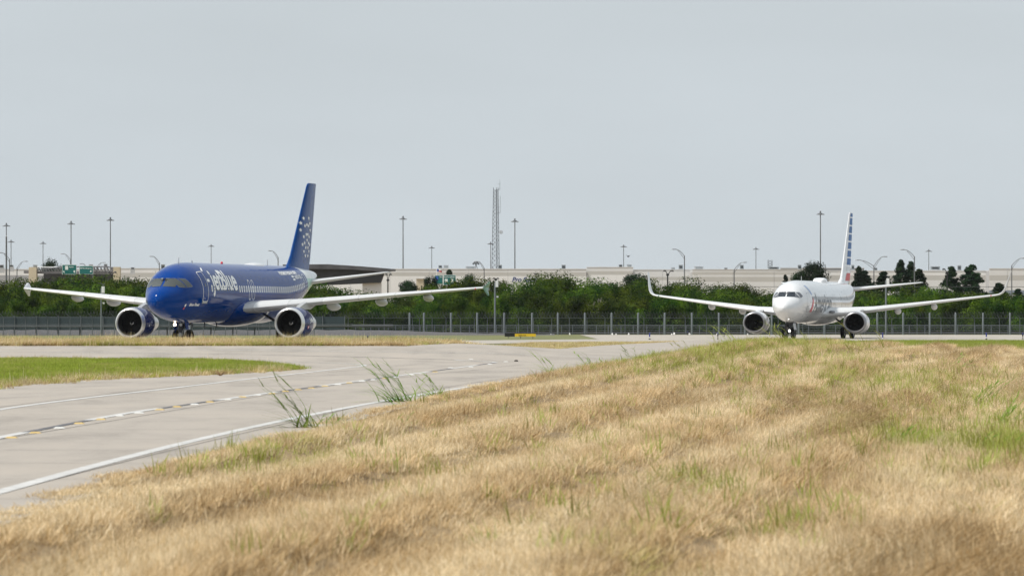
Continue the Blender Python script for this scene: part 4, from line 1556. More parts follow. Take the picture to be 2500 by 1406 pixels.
DIM = {}
def tree(px, top, Y, wpx, label, kind='round', group=None, base=None, name='tree'):
    p = at(px, top, Y)
    z0 = 0.0 if base is None else base
    h = (p.z - z0)
    W_ = wpx / F * Y
    t = thing(name, label, 'shrub' if name == 'shrub' else 'tree', (p.x, Y, z0), 0, group)
    if kind == 'round':
        me, bw, bh = RN.choice(CR), 6.0, 6.35
    elif kind == 'shrub':
        me, bw, bh = RN.choice(CRS), 4.5, 3.2
    elif kind == 'dark':
        me, bw, bh = RN.choice(CRD), 5.0, 7.3
    else:
        me, bw, bh = RN.choice(CRR), 6.0, 6.35
    if me.name not in DIM:
        cs = [v.co for v in me.vertices]
        zs_ = sorted(q.z for q in cs)
        xs__ = sorted(q.x for q in cs)
        DIM[me.name] = (xs__[int(len(xs__) * .985)] - xs__[int(len(xs__) * .015)], zs_[int(len(zs_) * .992)])
    bw, bh = DIM[me.name]
    rz = RN.uniform(0, 2 * PI)
    c = link('crown', me, t)
    zc_ = 0.0
    if kind in ('dark', 'rd'):
        zc_ = max(0.0, min(h * .55, at(px, min(735, top + 78), Y).z))
    c.location = (0, 0, zc_)
    c.scale = (W_ / bw, W_ / bw, (h - zc_) / bh)
    c.rotation_euler = (0, 0, rz)
    if kind != 'shrub':
        k = link('trunk', RN.choice(TRK), t)
        k.scale = (W_ / 6.0, W_ / 6.0, h / 6.0)
        k.rotation_euler = (0, 0, rz)
    return t

TOPS = [(-60, 690), (0, 690), (60, 680), (110, 688), (150, 682), (200, 678), (260, 677), (300, 682), (340, 688), (380, 692), (480, 700), (600, 700), (700, 694), (765, 688), (800, 693), (840, 702), (875, 716), (900, 722), (960, 722), (985, 716), (1020, 710), (1060, 700), (1090, 696),
        (1130, 680), (1160, 676), (1185, 684), (1215, 690), (1255, 690), (1272, 682), (1290, 690), (1312, 682), (1340, 670), (1390, 676), (1440, 682), (1480, 690), (1540, 686), (1600, 688), (1650, 679), (1700, 690), (1740, 702), (1790, 690), (1840, 698), (1880, 712), (1950, 716), (2050, 716), (2120, 714),
        (2160, 720), (2200, 698), (2250, 698), (2300, 706), (2350, 712), (2420, 716), (2460, 722), (2560, 726)]
def belt_zone(px):
    for lim, s_ in [(60, 'at the far left edge'), (300, 'behind the blue airliner right wing'), (480, 'behind the blue airliner nose'), (790, 'behind the blue airliner fuselage'), (980, 'under the blue airliner tailplane'),
                    (1200, 'behind the blue airliner left wingtip'), (1420, 'below the blue wall lettering'), (1600, 'left of the white winglet'), (1880, 'behind the white airliner right wing'),
                    (2130, 'behind the white airliner fuselage'), (2330, 'behind the white airliner left wing'), (9999, 'at the right edge behind the winglet')]:
        if px < lim:
            return s_
x = -50
while x < 2560:
    tp = lut(TOPS, x) + RN.uniform(-3, 7)
    z_ = belt_zone(x)
    if not (440 < x < 640):
        tree(x, tp, RN.uniform(628, 640), RN.uniform(95, 130), 'tall leafy tree of the belt ' + z_, 'round', 'tall trees of the belt ' + z_)
    x += RN.uniform(34, 50)
x = -50
while x < 2560:
    tp = lut(TOPS, x) + RN.uniform(14, 34)
    z_ = belt_zone(x)
    tree(x, min(tp, 748), RN.uniform(612, 622), RN.uniform(80, 115), 'middle height leafy tree of the belt ' + z_, 'round', 'middle row of the belt ' + z_)
    x += RN.uniform(36, 54)
x = -50
while x < 2560:
    z_ = belt_zone(x)
    tree(x, RN.uniform(722, 752), RN.uniform(600, 608), RN.uniform(75, 110), 'low bushy shrub at the foot of the belt ' + z_, 'shrub', 'shrubs at the foot of the belt ' + z_, name='shrub')
    x += RN.uniform(27, 40)
for (px, top, Y, wp, kd, lab) in [
        (122, 635, 1000, 34, 'rd', 'dark round tree above the sign bridge truss'),
        (150, 652, 1005, 30, 'rd', 'lower dark tree right of the round one above the truss'),
        (995, 686, 700, 46, 'rd', 'dark round tree standing before the pale wall under the blue tailplane'),
        (1052, 676, 720, 34, 'rd', 'dark tree left of the middle road signs'),
        (1098, 660, 860, 34, 'dark', 'dark pointed tree behind the middle road signs'),
        (1143, 672, 760, 44, 'rd', 'dark tree right of the middle road signs'),
        (1553, 670, 760, 62, 'rd', 'dark round tree left of the white winglet'),
        (1985, 642, 860, 64, 'rd', 'large dark round tree behind the white airliner roof'),
        (1955, 662, 880, 40, 'rd', 'lower dark tree left of the large round one behind the white roof'),
        (1918, 672, 850, 24, 'dark', 'small dark tree above the white airliner nose'),
        (2096, 652, 760, 34, 'dark', 'narrow dark conifer hugging the striped tail fin'),
        (2110, 662, 765, 56, 'dark', 'dark conifer right of the striped tail fin'),
        (2158, 664, 770, 54, 'dark', 'broad dark conifer left of the camera pole'),
        (2200, 636, 850, 38, 'dark', 'left of two dark trees under the left arm street lamp'),
        (2225, 640, 850, 40, 'dark', 'right of two dark trees under the left arm street lamp'),
        (2245, 658, 800, 44, 'dark', 'dark conifer touching the white tailplane tip'),
        (2322, 652, 740, 46, 'dark', 'left of the two tall conifers behind the right winglet'),
        (2371, 648, 740, 62, 'dark', 'right and taller of the two tall conifers'),
        (2440, 692, 700, 50, 'dark', 'ragged dark conifer at the bend of the right winglet'),
        (2486, 706, 690, 40, 'dark', 'dark conifer at the right edge by the blue canopy band')]:
    tree(px, top, Y, wp, lab, kd, 'dark trees behind the belt')
# bare dead branches in the belt
g_ = at(1458, 745, 611)
t = thing('dead_tree', 'bare pale dead branches in the middle of the tree belt', 'tree', (g_.x, 608, 0))
mb = MB()
rr = random.Random(77)
def limb(p, d, L_, r_, dep):
    q = p + d * L_
    mb.tube([p, p.lerp(q, .5) + Vector((rr.gauss(0, .06), 0, rr.gauss(0, .06))), q], [r_, r_ * .8, r_ * .55], 5)
    if dep > 0:
        for _ in range(3):
            e = (d + Vector((rr.gauss(0, .6), rr.gauss(0, .4), rr.gauss(.1, .4)))).normalized()
            limb(p.lerp(q, rr.uniform(.5, 1)), e, L_ * .62, r_ * .55, dep - 1)
limb(Vector((0, 0, 0)), Vector((.05, 0, 1)), 3.0, .09, 0)
for _ in range(4):
    limb(Vector((0, 0, rr.uniform(2.2, 3))), Vector((rr.gauss(0, .6), rr.gauss(-.3, .3), 1)).normalized(), 1.3, .05, 2)
mb.build('branches', mat('dead_wood', (0.42, 0.38, 0.33), 0.9), t)

# ------------------------------------------------------------------ fences
M['fabric'] = bpy.data.materials.new('chain_link')
M['fabric'].use_nodes = True
tt = M['fabric'].node_tree
b_ = tt.nodes['Principled BSDF']
b_.inputs['Base Color'].default_value = (0.07, 0.09, 0.10, 1)
b_.inputs['Roughness'].default_value = 0.6
tr_ = tt.nodes.new('ShaderNodeBsdfTransparent')
ms_ = tt.nodes.new('ShaderNodeMixShader')
ms_.inputs[0].default_value = 0.16
tt.links.new(tr_.outputs[0], ms_.inputs[1])
tt.links.new(b_.outputs[0], ms_.inputs[2])
tt.links.new(ms_.outputs[0], tt.nodes['Material Output'].inputs['Surface'])
M['screen'] = mat('green_screen', (0.032, 0.050, 0.055), 0.8, noise_amt=0.2, nscale=0.6)
M['fpost'] = mat('fence_post', (0.12, 0.135, 0.145), 0.6, metal=0.3)
M['bollard'] = mat('grey_post', (0.14, 0.16, 0.17), 0.6, noise_amt=0.12, nscale=2)

FY = 588.0
def fence_run(label, spots, Y, h, arm=0.55, armdir=-1, r=0.045, fabric=True, razor=True):
    x0, x1 = spots[0], spots[-1]
    t = thing('perimeter_fence', label, 'fence', (x0, Y, 0))
    pm = MB()
    pm.tube([(0, 0, 0), (0, 0, h), (armdir * arm * .7, -arm * .3, h + arm * .75)], [r, r, r * .8], 6)
    me = pm.mesh('post', M['fpost'], smooth=True)
    for x_ in spots:
        link('post', me, t, (x_ - x0, 0, 0))
    for z_ in (h, h * .97 * .5, 0.12):
        q = MB()
        q.tube([(0, 0, z_), (x1 - x0, 0, z_)], .025, 5)
        q.build('rail', M['fpost'], t)
    if fabric:
        q = MB()
        q.add([(0, .06, 0), (x1 - x0, .06, 0), (x1 - x0, .06, h), (0, .06, h)], [(0, 1, 2, 3)])
        q.build('chain_link', M['fabric'], t, fix=False)
    if razor:
        q = MB()
        P = []
        n_ = int((x1 - x0) / 0.36 * 10)
        for k in range(n_):
            a = 2 * PI * k / 10
            P.append((armdir * .2 + (x1 - x0) * k / n_, .28 * math.cos(a) - .1, h + .38 + .33 * math.sin(a)))
        q.tube(P, .014, 3)
        q.build('razor_wire', M['steel_dark'], t, fix=False)
        for z_ in (.18, .34, .5):
            q = MB()
            q.tube([(0, -.15, h + z_), (x1 - x0, -.15, h + z_)], .012, 4)
            q.build('barbed_strand', M['steel_dark'], t)
    return t
LY = 560.0
left_spots = [sx(p, LY) for p in [-100 + 27.1 * k for k in range(33)]]
fence_run('chain link fence with razor wire along the left half of the airfield', left_spots, LY, 2.05)
right_px = [775, 812, 850, 888, 938, 1007, 1024, 1055, 1089, 1124, 1158, 1190, 1226, 1266, 1303, 1347, 1390, 1433, 1477, 1526, 1572, 1620, 1673, 1725, 1780, 1840, 1900, 1960, 2015, 2060, 2110, 2177, 2239, 2297, 2335, 2379, 2440, 2490, 2550, 2610]
fence_run('chain link fence with razor wire along the right half of the airfield', [sx(p, FY) for p in right_px], FY, 2.0, .45)
# thick crash posts
t = thing('post_row', 'row of thick grey round posts along the fence', 'posts', (0, FY - 4, 0))
pm = MB()
pm.lathe([(0, .115), (2.5, .115), (2.56, .10), (2.61, .05), (2.62, 0)], 'z', 12)
me = pm.mesh('post', M['bollard'], smooth=True)
for px in [1000, 1035, 1101, 1165, 1231, 1299, 1362, 1428, 1493, 1558, 1623, 1689, 1755, 1819, 1884, 1950, 2013, 2078, 2142, 2205, 2270, 2333, 2400, 2466, 2532]:
    o = link('post', me, t, (sx(px, FY - 4), RN.uniform(-.2, .2), 0))
# cable barrier
BYY = FY - 10
t = thing('cable_barrier', 'low post and cable barrier in front of the fence', 'barrier', (0, BYY, 0))
pm = MB()
pm.box((0, 0, .58), (.09, .09, 1.16))
me = pm.mesh('post', M['fpost'])
bars = [868, 885, 905, 925, 948, 966, 983, 1000, 1010, 1026, 1042, 1061, 1082, 1103, 1125, 1146, 1168, 1189, 1212, 1235, 1261, 1288, 1314, 1343, 1371, 1398, 1426, 1456, 1485, 1516, 1546, 1579, 1610, 1643, 1675, 1708, 1743, 1776, 1809, 1845, 1880, 1915, 1945, 1974, 2010, 2040, 2070, 2105, 2140, 2180, 2220, 2258, 2298, 2338, 2380, 2420, 2461, 2500, 2540]
for px in bars:
    link('post', me, t, (sx(px, BYY), 0, 0))
for z_, r_ in ((1.12, .035), (.8, .02), (.55, .02), (.28, .03)):
    q = MB()
    q.tube([(sx(860, BYY), -.06, z_), (sx(2560, BYY), -.06, z_)], r_, 5)
    q.build('cable', M['fpost'], t)
# dark kerb wall behind the barrier
mb = MB()
mb.box((0, 0, .18), (sx(2600, 596) - sx(780, 596), .3, .36))
tag(mb.build('kerb_wall', mat('dark_kerb', (0.035, 0.03, 0.028), 0.9), loc=(sx(1690, 596), 596, 0)), 'low dark kerb at the foot of the fence on the right', 'kerb')
# left: screened inner fence, guard rail and gravel bank behind
t = thing('screen_fence', 'dark green screened fence behind the left chain link fence', 'fence', (sx(330, 585), 586, 0))
W_ = sx(900, 586) - sx(-120, 586)
n_ = 19
pw_ = W_ / n_
q = MB()
q.box((0, 0, 1.35), (pw_ - .05, .05, 1.6))
me = q.mesh('screen_panel', M['screen'])
for k in range(n_):
    link('screen_panel', me, t, (-W_ / 2 + pw_ * (k + .5), RN.uniform(-.05, .05), 0))
q = MB()
q.tube([(0, -.08, 0), (0, -.08, 2.25)], .05, 6)
me = q.mesh('post', M['fpost'])
for k in range(n_ + 1):
    link('post', me, t, (-W_ / 2 + pw_ * k, 0, 0))
mb = MB()
vs_, fs = [], []
for i in range(61):
    x_ = -75 + 80 * i / 60
    for k, (y_, z_) in enumerate(((566, -.12), (570, .25), (574, .52), (580, .58), (584, .5))):
        vs_.append((x_, y_ + RN.uniform(-.3, .3), z_ + RN.uniform(-.05, .05) - .5 * sm(-20, 5, x_)))
for i in range(60):
    for k in range(4):
        fs.append((i * 5 + k, (i + 1) * 5 + k, (i + 1) * 5 + k + 1, i * 5 + k + 1))
mb.add(vs_, fs)
tag(mb.build('gravel_bank', M['gravel'], smooth='all'), 'grey gravel bank behind the left fence', kind='structure')
t = thing('guard_rail', 'dark guard rail on black posts behind the left fence', 'guard rail', (0, 563, 0))
pm = MB()
pm.box((0, 0, .5), (.16, .14, 1.0))
me = pm.mesh('post', M['black'])
for k in range(15):
    link('post', me, t, (sx(-18 + 53.3 * k, 563), 0, 0))
for z_, r_, mk in ((1.02, .10, 'steel_dark'), (1.22, .03, 'galv')):
    q = MB()
    q.tube([(sx(-120, 563), -.1, z_), (sx(960, 563), -.1, z_)], r_, 6)
    q.build('rail', M[mk], t)

def camera_pole(px, top, Y, label, wpx=5):
    p = at(px, top, Y)
    t = thing('camera_pole', label, 'pole', (p.x, Y, 0), 0, 'camera poles on the fence line')
    r_ = wpx / F * Y / 2
    mb = MB()
    mb.tube([(0, 0, 0), (0, 0, p.z)], [r_, r_ * .85], 10)
    mb.build('pole', M['bollard'], t)
    mb = MB()
    mb.box((.22, -.05, p.z - .15), (.34, .26, .75))
    mb.build('cabinet', M['white_plastic'], t)
    mb = MB()
    mb.tube([(.22, -.05, p.z + .2), (.22, -.05, p.z + .42)], .03, 6)
    mb.tube([(.02, -.05, p.z + .55), (.10, -.05, p.z + .45), (.34, -.05, p.z + .45), (.42, -.05, p.z + .55)], .03, 6)
    mb.build('bracket', M['galv'], t)
    mb = MB()
    mb.lathe([(-.2, 0), (-.15, .1), (.0, .13), (.02, .0)], 'z', 10)
    mb.build('camera', M['white_plastic'], t, loc=(.3, -.1, p.z - 1.6))
    return t
camera_pole(1208.5, 690, FY - 6, 'grey camera pole with cabinet right of the blue airliner wingtip')
camera_pole(2163, 684, FY - 6, 'grey camera pole with cabinet behind the white airliner left wing')
camera_pole(247, 704, LY - 2, 'slim grey camera pole with cabinet left of the blue airliner engine', 3.6)

# litter along the fence, edge markers, guidance sign
for i_, (px, py, w_) in enumerate([(1495, 813, 4), (1504, 814, 3), (1535, 814.5, 4), (1646, 813.5, 5), (1640, 815, 3), (1683, 814.5, 4), (1345, 815, 2.5), (1391, 815, 4), (1750, 814, 3), (1825, 814, 3)]):
    Y = FY - 12
    mb = MB()
    rr = random.Random(i_)
    r_ = w_ / F * Y / 2
    prof = [(0, .0), (.0, .7), (.25, 1.0), (.6, .85), (1.0, .35), (1.15, 0)]
    mb.lathe([(a * r_ * 2.2, b * r_ * 1.1) for a, b in prof], 'z', 8)
    mb.v = [(x_ + rr.gauss(0, r_ * .2), y_ + rr.gauss(0, r_ * .2), max(0, z_ + rr.gauss(0, r_ * .15))) for x_, y_, z_ in mb.v]
    side = ['left', 'right'][px > 1600]
    tag(mb.build('plastic_bag', M['trash'], loc=(sx(px, Y), Y, 0.006)), 'small white litter bag lying at the foot of the fence', 'litter', 'litter along the fence')

M['blue_band'] = mat('marker_blue', (0.02, 0.03, 0.22), 0.5)
def edge_marker(px, py, h, label, Y=None):
    g = ground_at(px, py, 250, 700)
    t = thing('edge_marker', label, 'marker post', g + Vector((0, 0, .01)), 0, 'blue taxiway edge markers')
    mb = MB()
    mb.lathe([(0, .12), (.03, .12), (.08, .06), (.1, 0)], 'z', 10)
    mb.build('base', M['black'], t)
    for (a, b, mk, r_) in ((.08, .2, 'black', .04), (.2, .38, 'white_plastic', .055), (.38, 1.0, 'blue_band', .06)):
        mb = MB()
        mb.lathe([(a * h, 0), (a * h, r_), (b * h, r_), (b * h, 0)], 'z', 10)
        mb.build('band', M[mk], t)
edge_marker(1586, 829, .62, 'blue and white edge marker left of the white airliner right engine')
edge_marker(2155, 831.5, .66, 'blue and white edge marker right of the white airliner main wheels')
edge_marker(2408, 829, .62, 'blue and white edge marker near the right edge of the picture')
def edge_light(px, py, h, label):
    g = ground_at(px, py, 250, 700)
    t = thing('edge_light', label, 'light', g + Vector((0, 0, .01)), 0, 'small dark taxiway edge lights')
    mb = MB()
    mb.lathe([(0, .09), (.03, .09), (.04, .03), (h * .6, .03), (h * .6, .06), (h * .95, .07), (h, 0)], 'z', 10)
    mb.build('stem', M['black'], t)
    mb = MB()
    mb.lathe([(h * .95, .05), (h * 1.15, .05), (h * 1.25, .0)], 'z', 10)
    mb.build('lens', M['blue_band'], t)
edge_light(1679, 818, .35, 'dark edge light left of the white right engine')
edge_light(1752.5, 829, .55, 'dark edge light at the left end of the bank crest')
edge_light(1768, 821, .35, 'dark edge light below the left engine gap')
edge_light(2497, 828, .45, 'dark edge light at the far right edge')
edge_light(898, 829, .3, 'tiny blue edge light in the verge right of the blue engine')
Y = 470.0
t = thing('guidance_sign', 'long low yellow airfield sign standing in the verge', 'airfield sign', (sx(1270, Y), Y, 0))
for (a, b, c, d, mk, dy, nm) in [(1232, 1310, 813.2, 814.6, 'black', 0.0, 'top_cap'), (1257, 1308, 814.6, 821.5, 'sign_yellow', 0, 'panel'), (1232, 1256.8, 814.6, 821.5, 'black', .02, 'side_panel')]:
    bx(a, b, c, d, Y, .3, nm, M[mk], t, dy)
for k, a in enumerate((1266, 1269.5, 1273, 1278, 1281.5)):
    bx(a, a + 2.2, 817.6, 819.2, Y, .02, 'mark', M['black'], t, -.165)
for a in (1240, 1270, 1300):
    bx(a, a + 1.5, 821.5, 826, Y, .1, 'leg', M['galv'], t)
# two birds
def bird(p, s_, label):
    t = thing('bird', label, 'bird', p)
    mb = MB()
    mb.loft([[(x_, r_ * math.cos(a), r_ * math.sin(a) + z_) for a in [k * PI / 4 for k in range(8)]] for (x_, r_, z_) in ((-.22 * s_, .01 * s_, 0), (-.1 * s_, .05 * s_, 0), (.03 * s_, .06 * s_, 0), (.12 * s_, .04 * s_, .03 * s_), (.17 * s_, .035 * s_, .05 * s_), (.22 * s_, .008 * s_, .045 * s_))])
    mb.build('body', M['black'], t, smooth=True)
    for sd_ in (-1, 1):
        mb = MB()
        mb.add([(.06 * s_, 0, .03 * s_), (-.08 * s_, 0, .03 * s_), (-.1 * s_, sd_ * .22 * s_, .14 * s_), (.03 * s_, sd_ * .2 * s_, .15 * s_), (-.12 * s_, sd_ * .42 * s_, .1 * s_)], [(0, 1, 2, 3), (3, 2, 4)])
        mb.build('wing', M['black'], t)
    t.rotation_euler = (0, 0, .9)
bird(at(1534, 626.5, 520), 1.0, 'small dark bird flying above the tree belt in the middle')
bird(at(1307, 669.5, 520), 1.0, 'small dark bird in front of the pale wall by the lettering')
bird(at(1094, 798, 560), 1.3, 'dark bird near the fence right of the blue airliner')

# ------------------------------------------------------------------ airliners (local axes: x aft from the nose, y starboard, z up)
class Fuselage:
    def __init__(s, zc0, stations):
        """stations: x, top, bottom, half width (top/bottom relative to zc0)"""
        s.zc0 = zc0
        s.top = [(a, b) for a, b, c, d in stations]
        s.bot = [(a, c) for a, b, c, d in stations]
        s.wid = [(a, d) for a, b, c, d in stations]
        s.x1 = stations[-1][0]
    def dims(s, x):
        tp, bt, w_ = smooth_lut(s.top, x), smooth_lut(s.bot, x), smooth_lut(s.wid, x)
        return s.zc0 + (tp + bt) / 2, max(.004, (tp - bt) / 2), max(.004, w_)
    def pt(s, x, th, off=0.0):
        zc, h, w_ = s.dims(x)
        p = Vector((x, w_ * math.sin(th), zc + h * math.cos(th)))
        return p + s.normal(p) * off if off else p
    def f(s, p):
        zc, h, w_ = s.dims(p.x)
        return (p.y / w_) ** 2 + ((p.z - zc) / h) ** 2 - 1
    def normal(s, p):
        e = .01
        g = Vector((s.f(p + Vector((e, 0, 0))) - s.f(p - Vector((e, 0, 0))), s.f(p + Vector((0, e, 0))) - s.f(p - Vector((0, e, 0))), s.f(p + Vector((0, 0, e))) - s.f(p - Vector((0, 0, e)))))
        return g.normalized()
    def front(s, y, z, off):
        """the point of the nose seen head-on at y, z"""
        lo, hi = 0.001, 8.0
        for _ in range(40):
            m_ = (lo + hi) / 2
            if s.f(Vector((m_, y, z))) > 0:
                lo = m_
            else:
                hi = m_
        p = Vector((hi, y, z))
        return p + s.normal(p) * off
    def side(s, x, z, sgn, off):
        zc, h, w_ = s.dims(x)
        q = clamp((z - zc) / h, -.999, .999)
        p = Vector((x, sgn * w_ * math.sqrt(1 - q * q), z))
        return p + s.normal(p) * off
    def build(s, name, m_, parent, nx=150, nr=96):
        xs_ = [s.x1 * (k / nx) ** 1.0 for k in range(nx + 1)]
        xs_ = [.004, .015, .04, .08, .14, .21, .3, .4] + [.45 + .07 * k for k in range(58)] + [q for q in xs_ if q > 4.6]
        rings = []
        for x in xs_:
            rings.append([s.pt(x, 2 * PI * k / nr) for k in range(nr)])
        mb = MB()
        mb.loft(rings)
        return mb.build(name, m_, parent, smooth=50)

def patch(poly, fn, name, m_, parent, cell=0.25):
    """polygon in a flat 2-D space, cut into cells and wrapped on a surface by fn(u, v)"""
    bm = bmesh.new()
    vs_ = [bm.verts.new((a, b, 0)) for a, b in poly]
    bm.faces.new(vs_)
    return _wrap(bm, fn, name, m_, parent, cell)

def _wrap(bm, fn, name, m_, parent, cell):
    us = [v.co.x for v in bm.verts]
    vv = [v.co.y for v in bm.verts]
    for ax, (a, b) in enumerate(((min(us), max(us)), (min(vv), max(vv)))):
        k = a + cell
        while k < b - 1e-4:
            co = (k, 0, 0) if ax == 0 else (0, k, 0)
            no = (1, 0, 0) if ax == 0 else (0, 1, 0)
            bmesh.ops.bisect_plane(bm, geom=bm.verts[:] + bm.edges[:] + bm.faces[:], plane_co=co, plane_no=no)
            k += cell
    bmesh.ops.triangulate(bm, faces=bm.faces)
    for v in bm.verts:
        v.co = fn(v.co.x, v.co.y)
    me = bpy.data.meshes.new(name)
    bm.to_mesh(me)
    bm.free()
    me.materials.append(m_)
    return link(name, me, parent)

def wrap_text(txt, fn, name, m_, parent, length, height, bold=0.02, shear=0.0, cell=0.2):
    me = text_mesh(txt, bold, shear, res=5)
    bm = bmesh.new()
    bm.from_mesh(me)
    bpy.data.meshes.remove(me)
    us = [v.co.x for v in bm.verts]
    vv = [v.co.y for v in bm.verts]
    a, b, c, d = min(us), max(us), min(vv), max(vv)
    for v in bm.verts:
        v.co = ((v.co.x - a) / (b - a) * length, (v.co.y - c) / (d - c) * height, 0)
    return _wrap(bm, fn, name, m_, parent, cell)

def outline(pts, wd, fn, name, m_, parent, cell=.2):
    """closed painted line of width wd round a polygon"""
    n_ = len(pts)
    mb = MB()
    cx = sum(p[0] for p in pts) / n_
    cy = sum(p[1] for p in pts) / n_
    dense = []
    for i in range(n_):
        a, b = Vector(pts[i]), Vector(pts[(i + 1) % n_])
        k = max(1, int((b - a).length / cell))
        dense += [a + (b - a) * q / k for q in range(k)]
    vs_ = []
    for p in dense:
        d_ = Vector((p.x - cx, p.y - cy))
        s_ = d_.length
        inn = p - Vector((math.copysign(wd, d_.x) if abs(d_.x) > 1e-6 else 0, math.copysign(wd, d_.y) if abs(d_.y) > wd * 1.5 else 0))
        vs_ += [fn(p.x, p.y), fn(inn.x, inn.y)]
    m2 = len(dense)
    mb.add(vs_, [(2 * i, 2 * ((i + 1) % m2), 2 * ((i + 1) % m2) + 1, 2 * i + 1) for i in range(m2)])
    return mb.build(name, m_, parent, fix=False)

def rrect(x0, x1, y0, y1, r, n=4):
    out = []
    for cx, cy, a0 in ((x1 - r, y1 - r, 0), (x0 + r, y1 - r, 90), (x0 + r, y0 + r, 180), (x1 - r, y0 + r, 270)):
        for k in range(n + 1):
            a = math.radians(a0 + 90 * k / n)
            out.append((cx + r * math.cos(a), cy + r * math.sin(a)))
    return out

AF = []
for k in range(13):
    xx = 0.5 * (1 - math.cos(PI * k / 12))
    AF.append((xx, 5 * (.2969 * math.sqrt(xx) - .126 * xx - .3516 * xx**2 + .2843 * xx**3 - .1030 * xx**4)))
def section(le, chord, tc, nrm, camber=0.018):
    """closed airfoil ring: leading edge point, chord aft along x, thickness along nrm"""
    up = [(x, t + camber / .02 * .02 * 4 * x * (1 - x)) for x, t in AF]
    P = []
    for x, t in reversed(AF):
        P.append(Vector(le) + Vector((x * chord, 0, 0)) + nrm * ((t * tc + camber * 4 * x * (1 - x)) * chord))
    for x, t in AF[1:-1]:
        P.append(Vector(le) + Vector((x * chord, 0, 0)) + nrm * ((-t * tc + camber * 4 * x * (1 - x)) * chord))
    return P

def wing(secs, name, m_, parent, sgn):
    """secs: (y, xLE, z, chord, t/c[, normal angle from vertical in degrees])"""
    rings = []
    for s_ in secs:
        a = math.radians(s_[5]) if len(s_) > 5 else 0.0
        nrm = Vector((0, -sgn * math.sin(a), math.cos(a)))
        rings.append(section((s_[1], sgn * s_[0], s_[2]), s_[3], s_[4], nrm, s_[6] if len(s_) > 6 else .018))
    mb = MB()
    mb.loft(rings)
    return mb.build(name, m_, parent, smooth=40)

def interp_secs(secs, per=5):
    out = []
    for a, b in zip(secs, secs[1:]):
        for k in range(per):
            t = k / per
            out.append(tuple(u + (v - u) * t for u, v in zip(a, b)))
    out.append(secs[-1])
    return out

def fairing(c, length, r, name, m_, parent, droop=0.0, squash=1.0):
    """canoe shaped flap track fairing, nose at c"""
    mb = MB()
    rings = []
    for k in range(13):
        t = k / 12
        rad_ = r * (math.sin(PI * min(.999, max(.001, t)) ** .8)) ** .65
        rings.append([Vector((c[0] + t * length, c[1] + rad_ * math.cos(a), c[2] - droop * t + rad_ * squash * math.sin(a))) for a in [2 * PI * q / 14 for q in range(14)]])
    mb.loft(rings)
    return mb.build(name, m_, parent, smooth=60)

def wheel(parent, c, R_, w_, rim_m, name='wheel'):
    mb = MB()
    pr = [(-w_ * .38, R_ * .55), (-w_ * .48, R_ * .7), (-w_ * .5, R_ * .86), (-w_ * .36, R_ * .97), (-w_ * .15, R_), (w_ * .15, R_), (w_ * .36, R_ * .97), (w_ * .5, R_ * .86), (w_ * .48, R_ * .7), (w_ * .38, R_ * .55)]
    mb.lathe(pr, 'y', 28)
    o = mb.build('wheel', M['rubber'], parent, smooth=35, loc=c)
    mb = MB()
    mb.lathe([(-w_ * .30, 0), (-w_ * .30, R_ * .2), (-w_ * .2, R_ * .3), (-w_ * .36, R_ * .52), (-w_ * .37, R_ * .57), (w_ * .37, R_ * .57), (w_ * .36, R_ * .52), (w_ * .2, R_ * .3), (w_ * .30, R_ * .2), (w_ * .30, 0)], 'y', 20)
    mb.build('rim', rim_m, o, smooth=30)
    return o

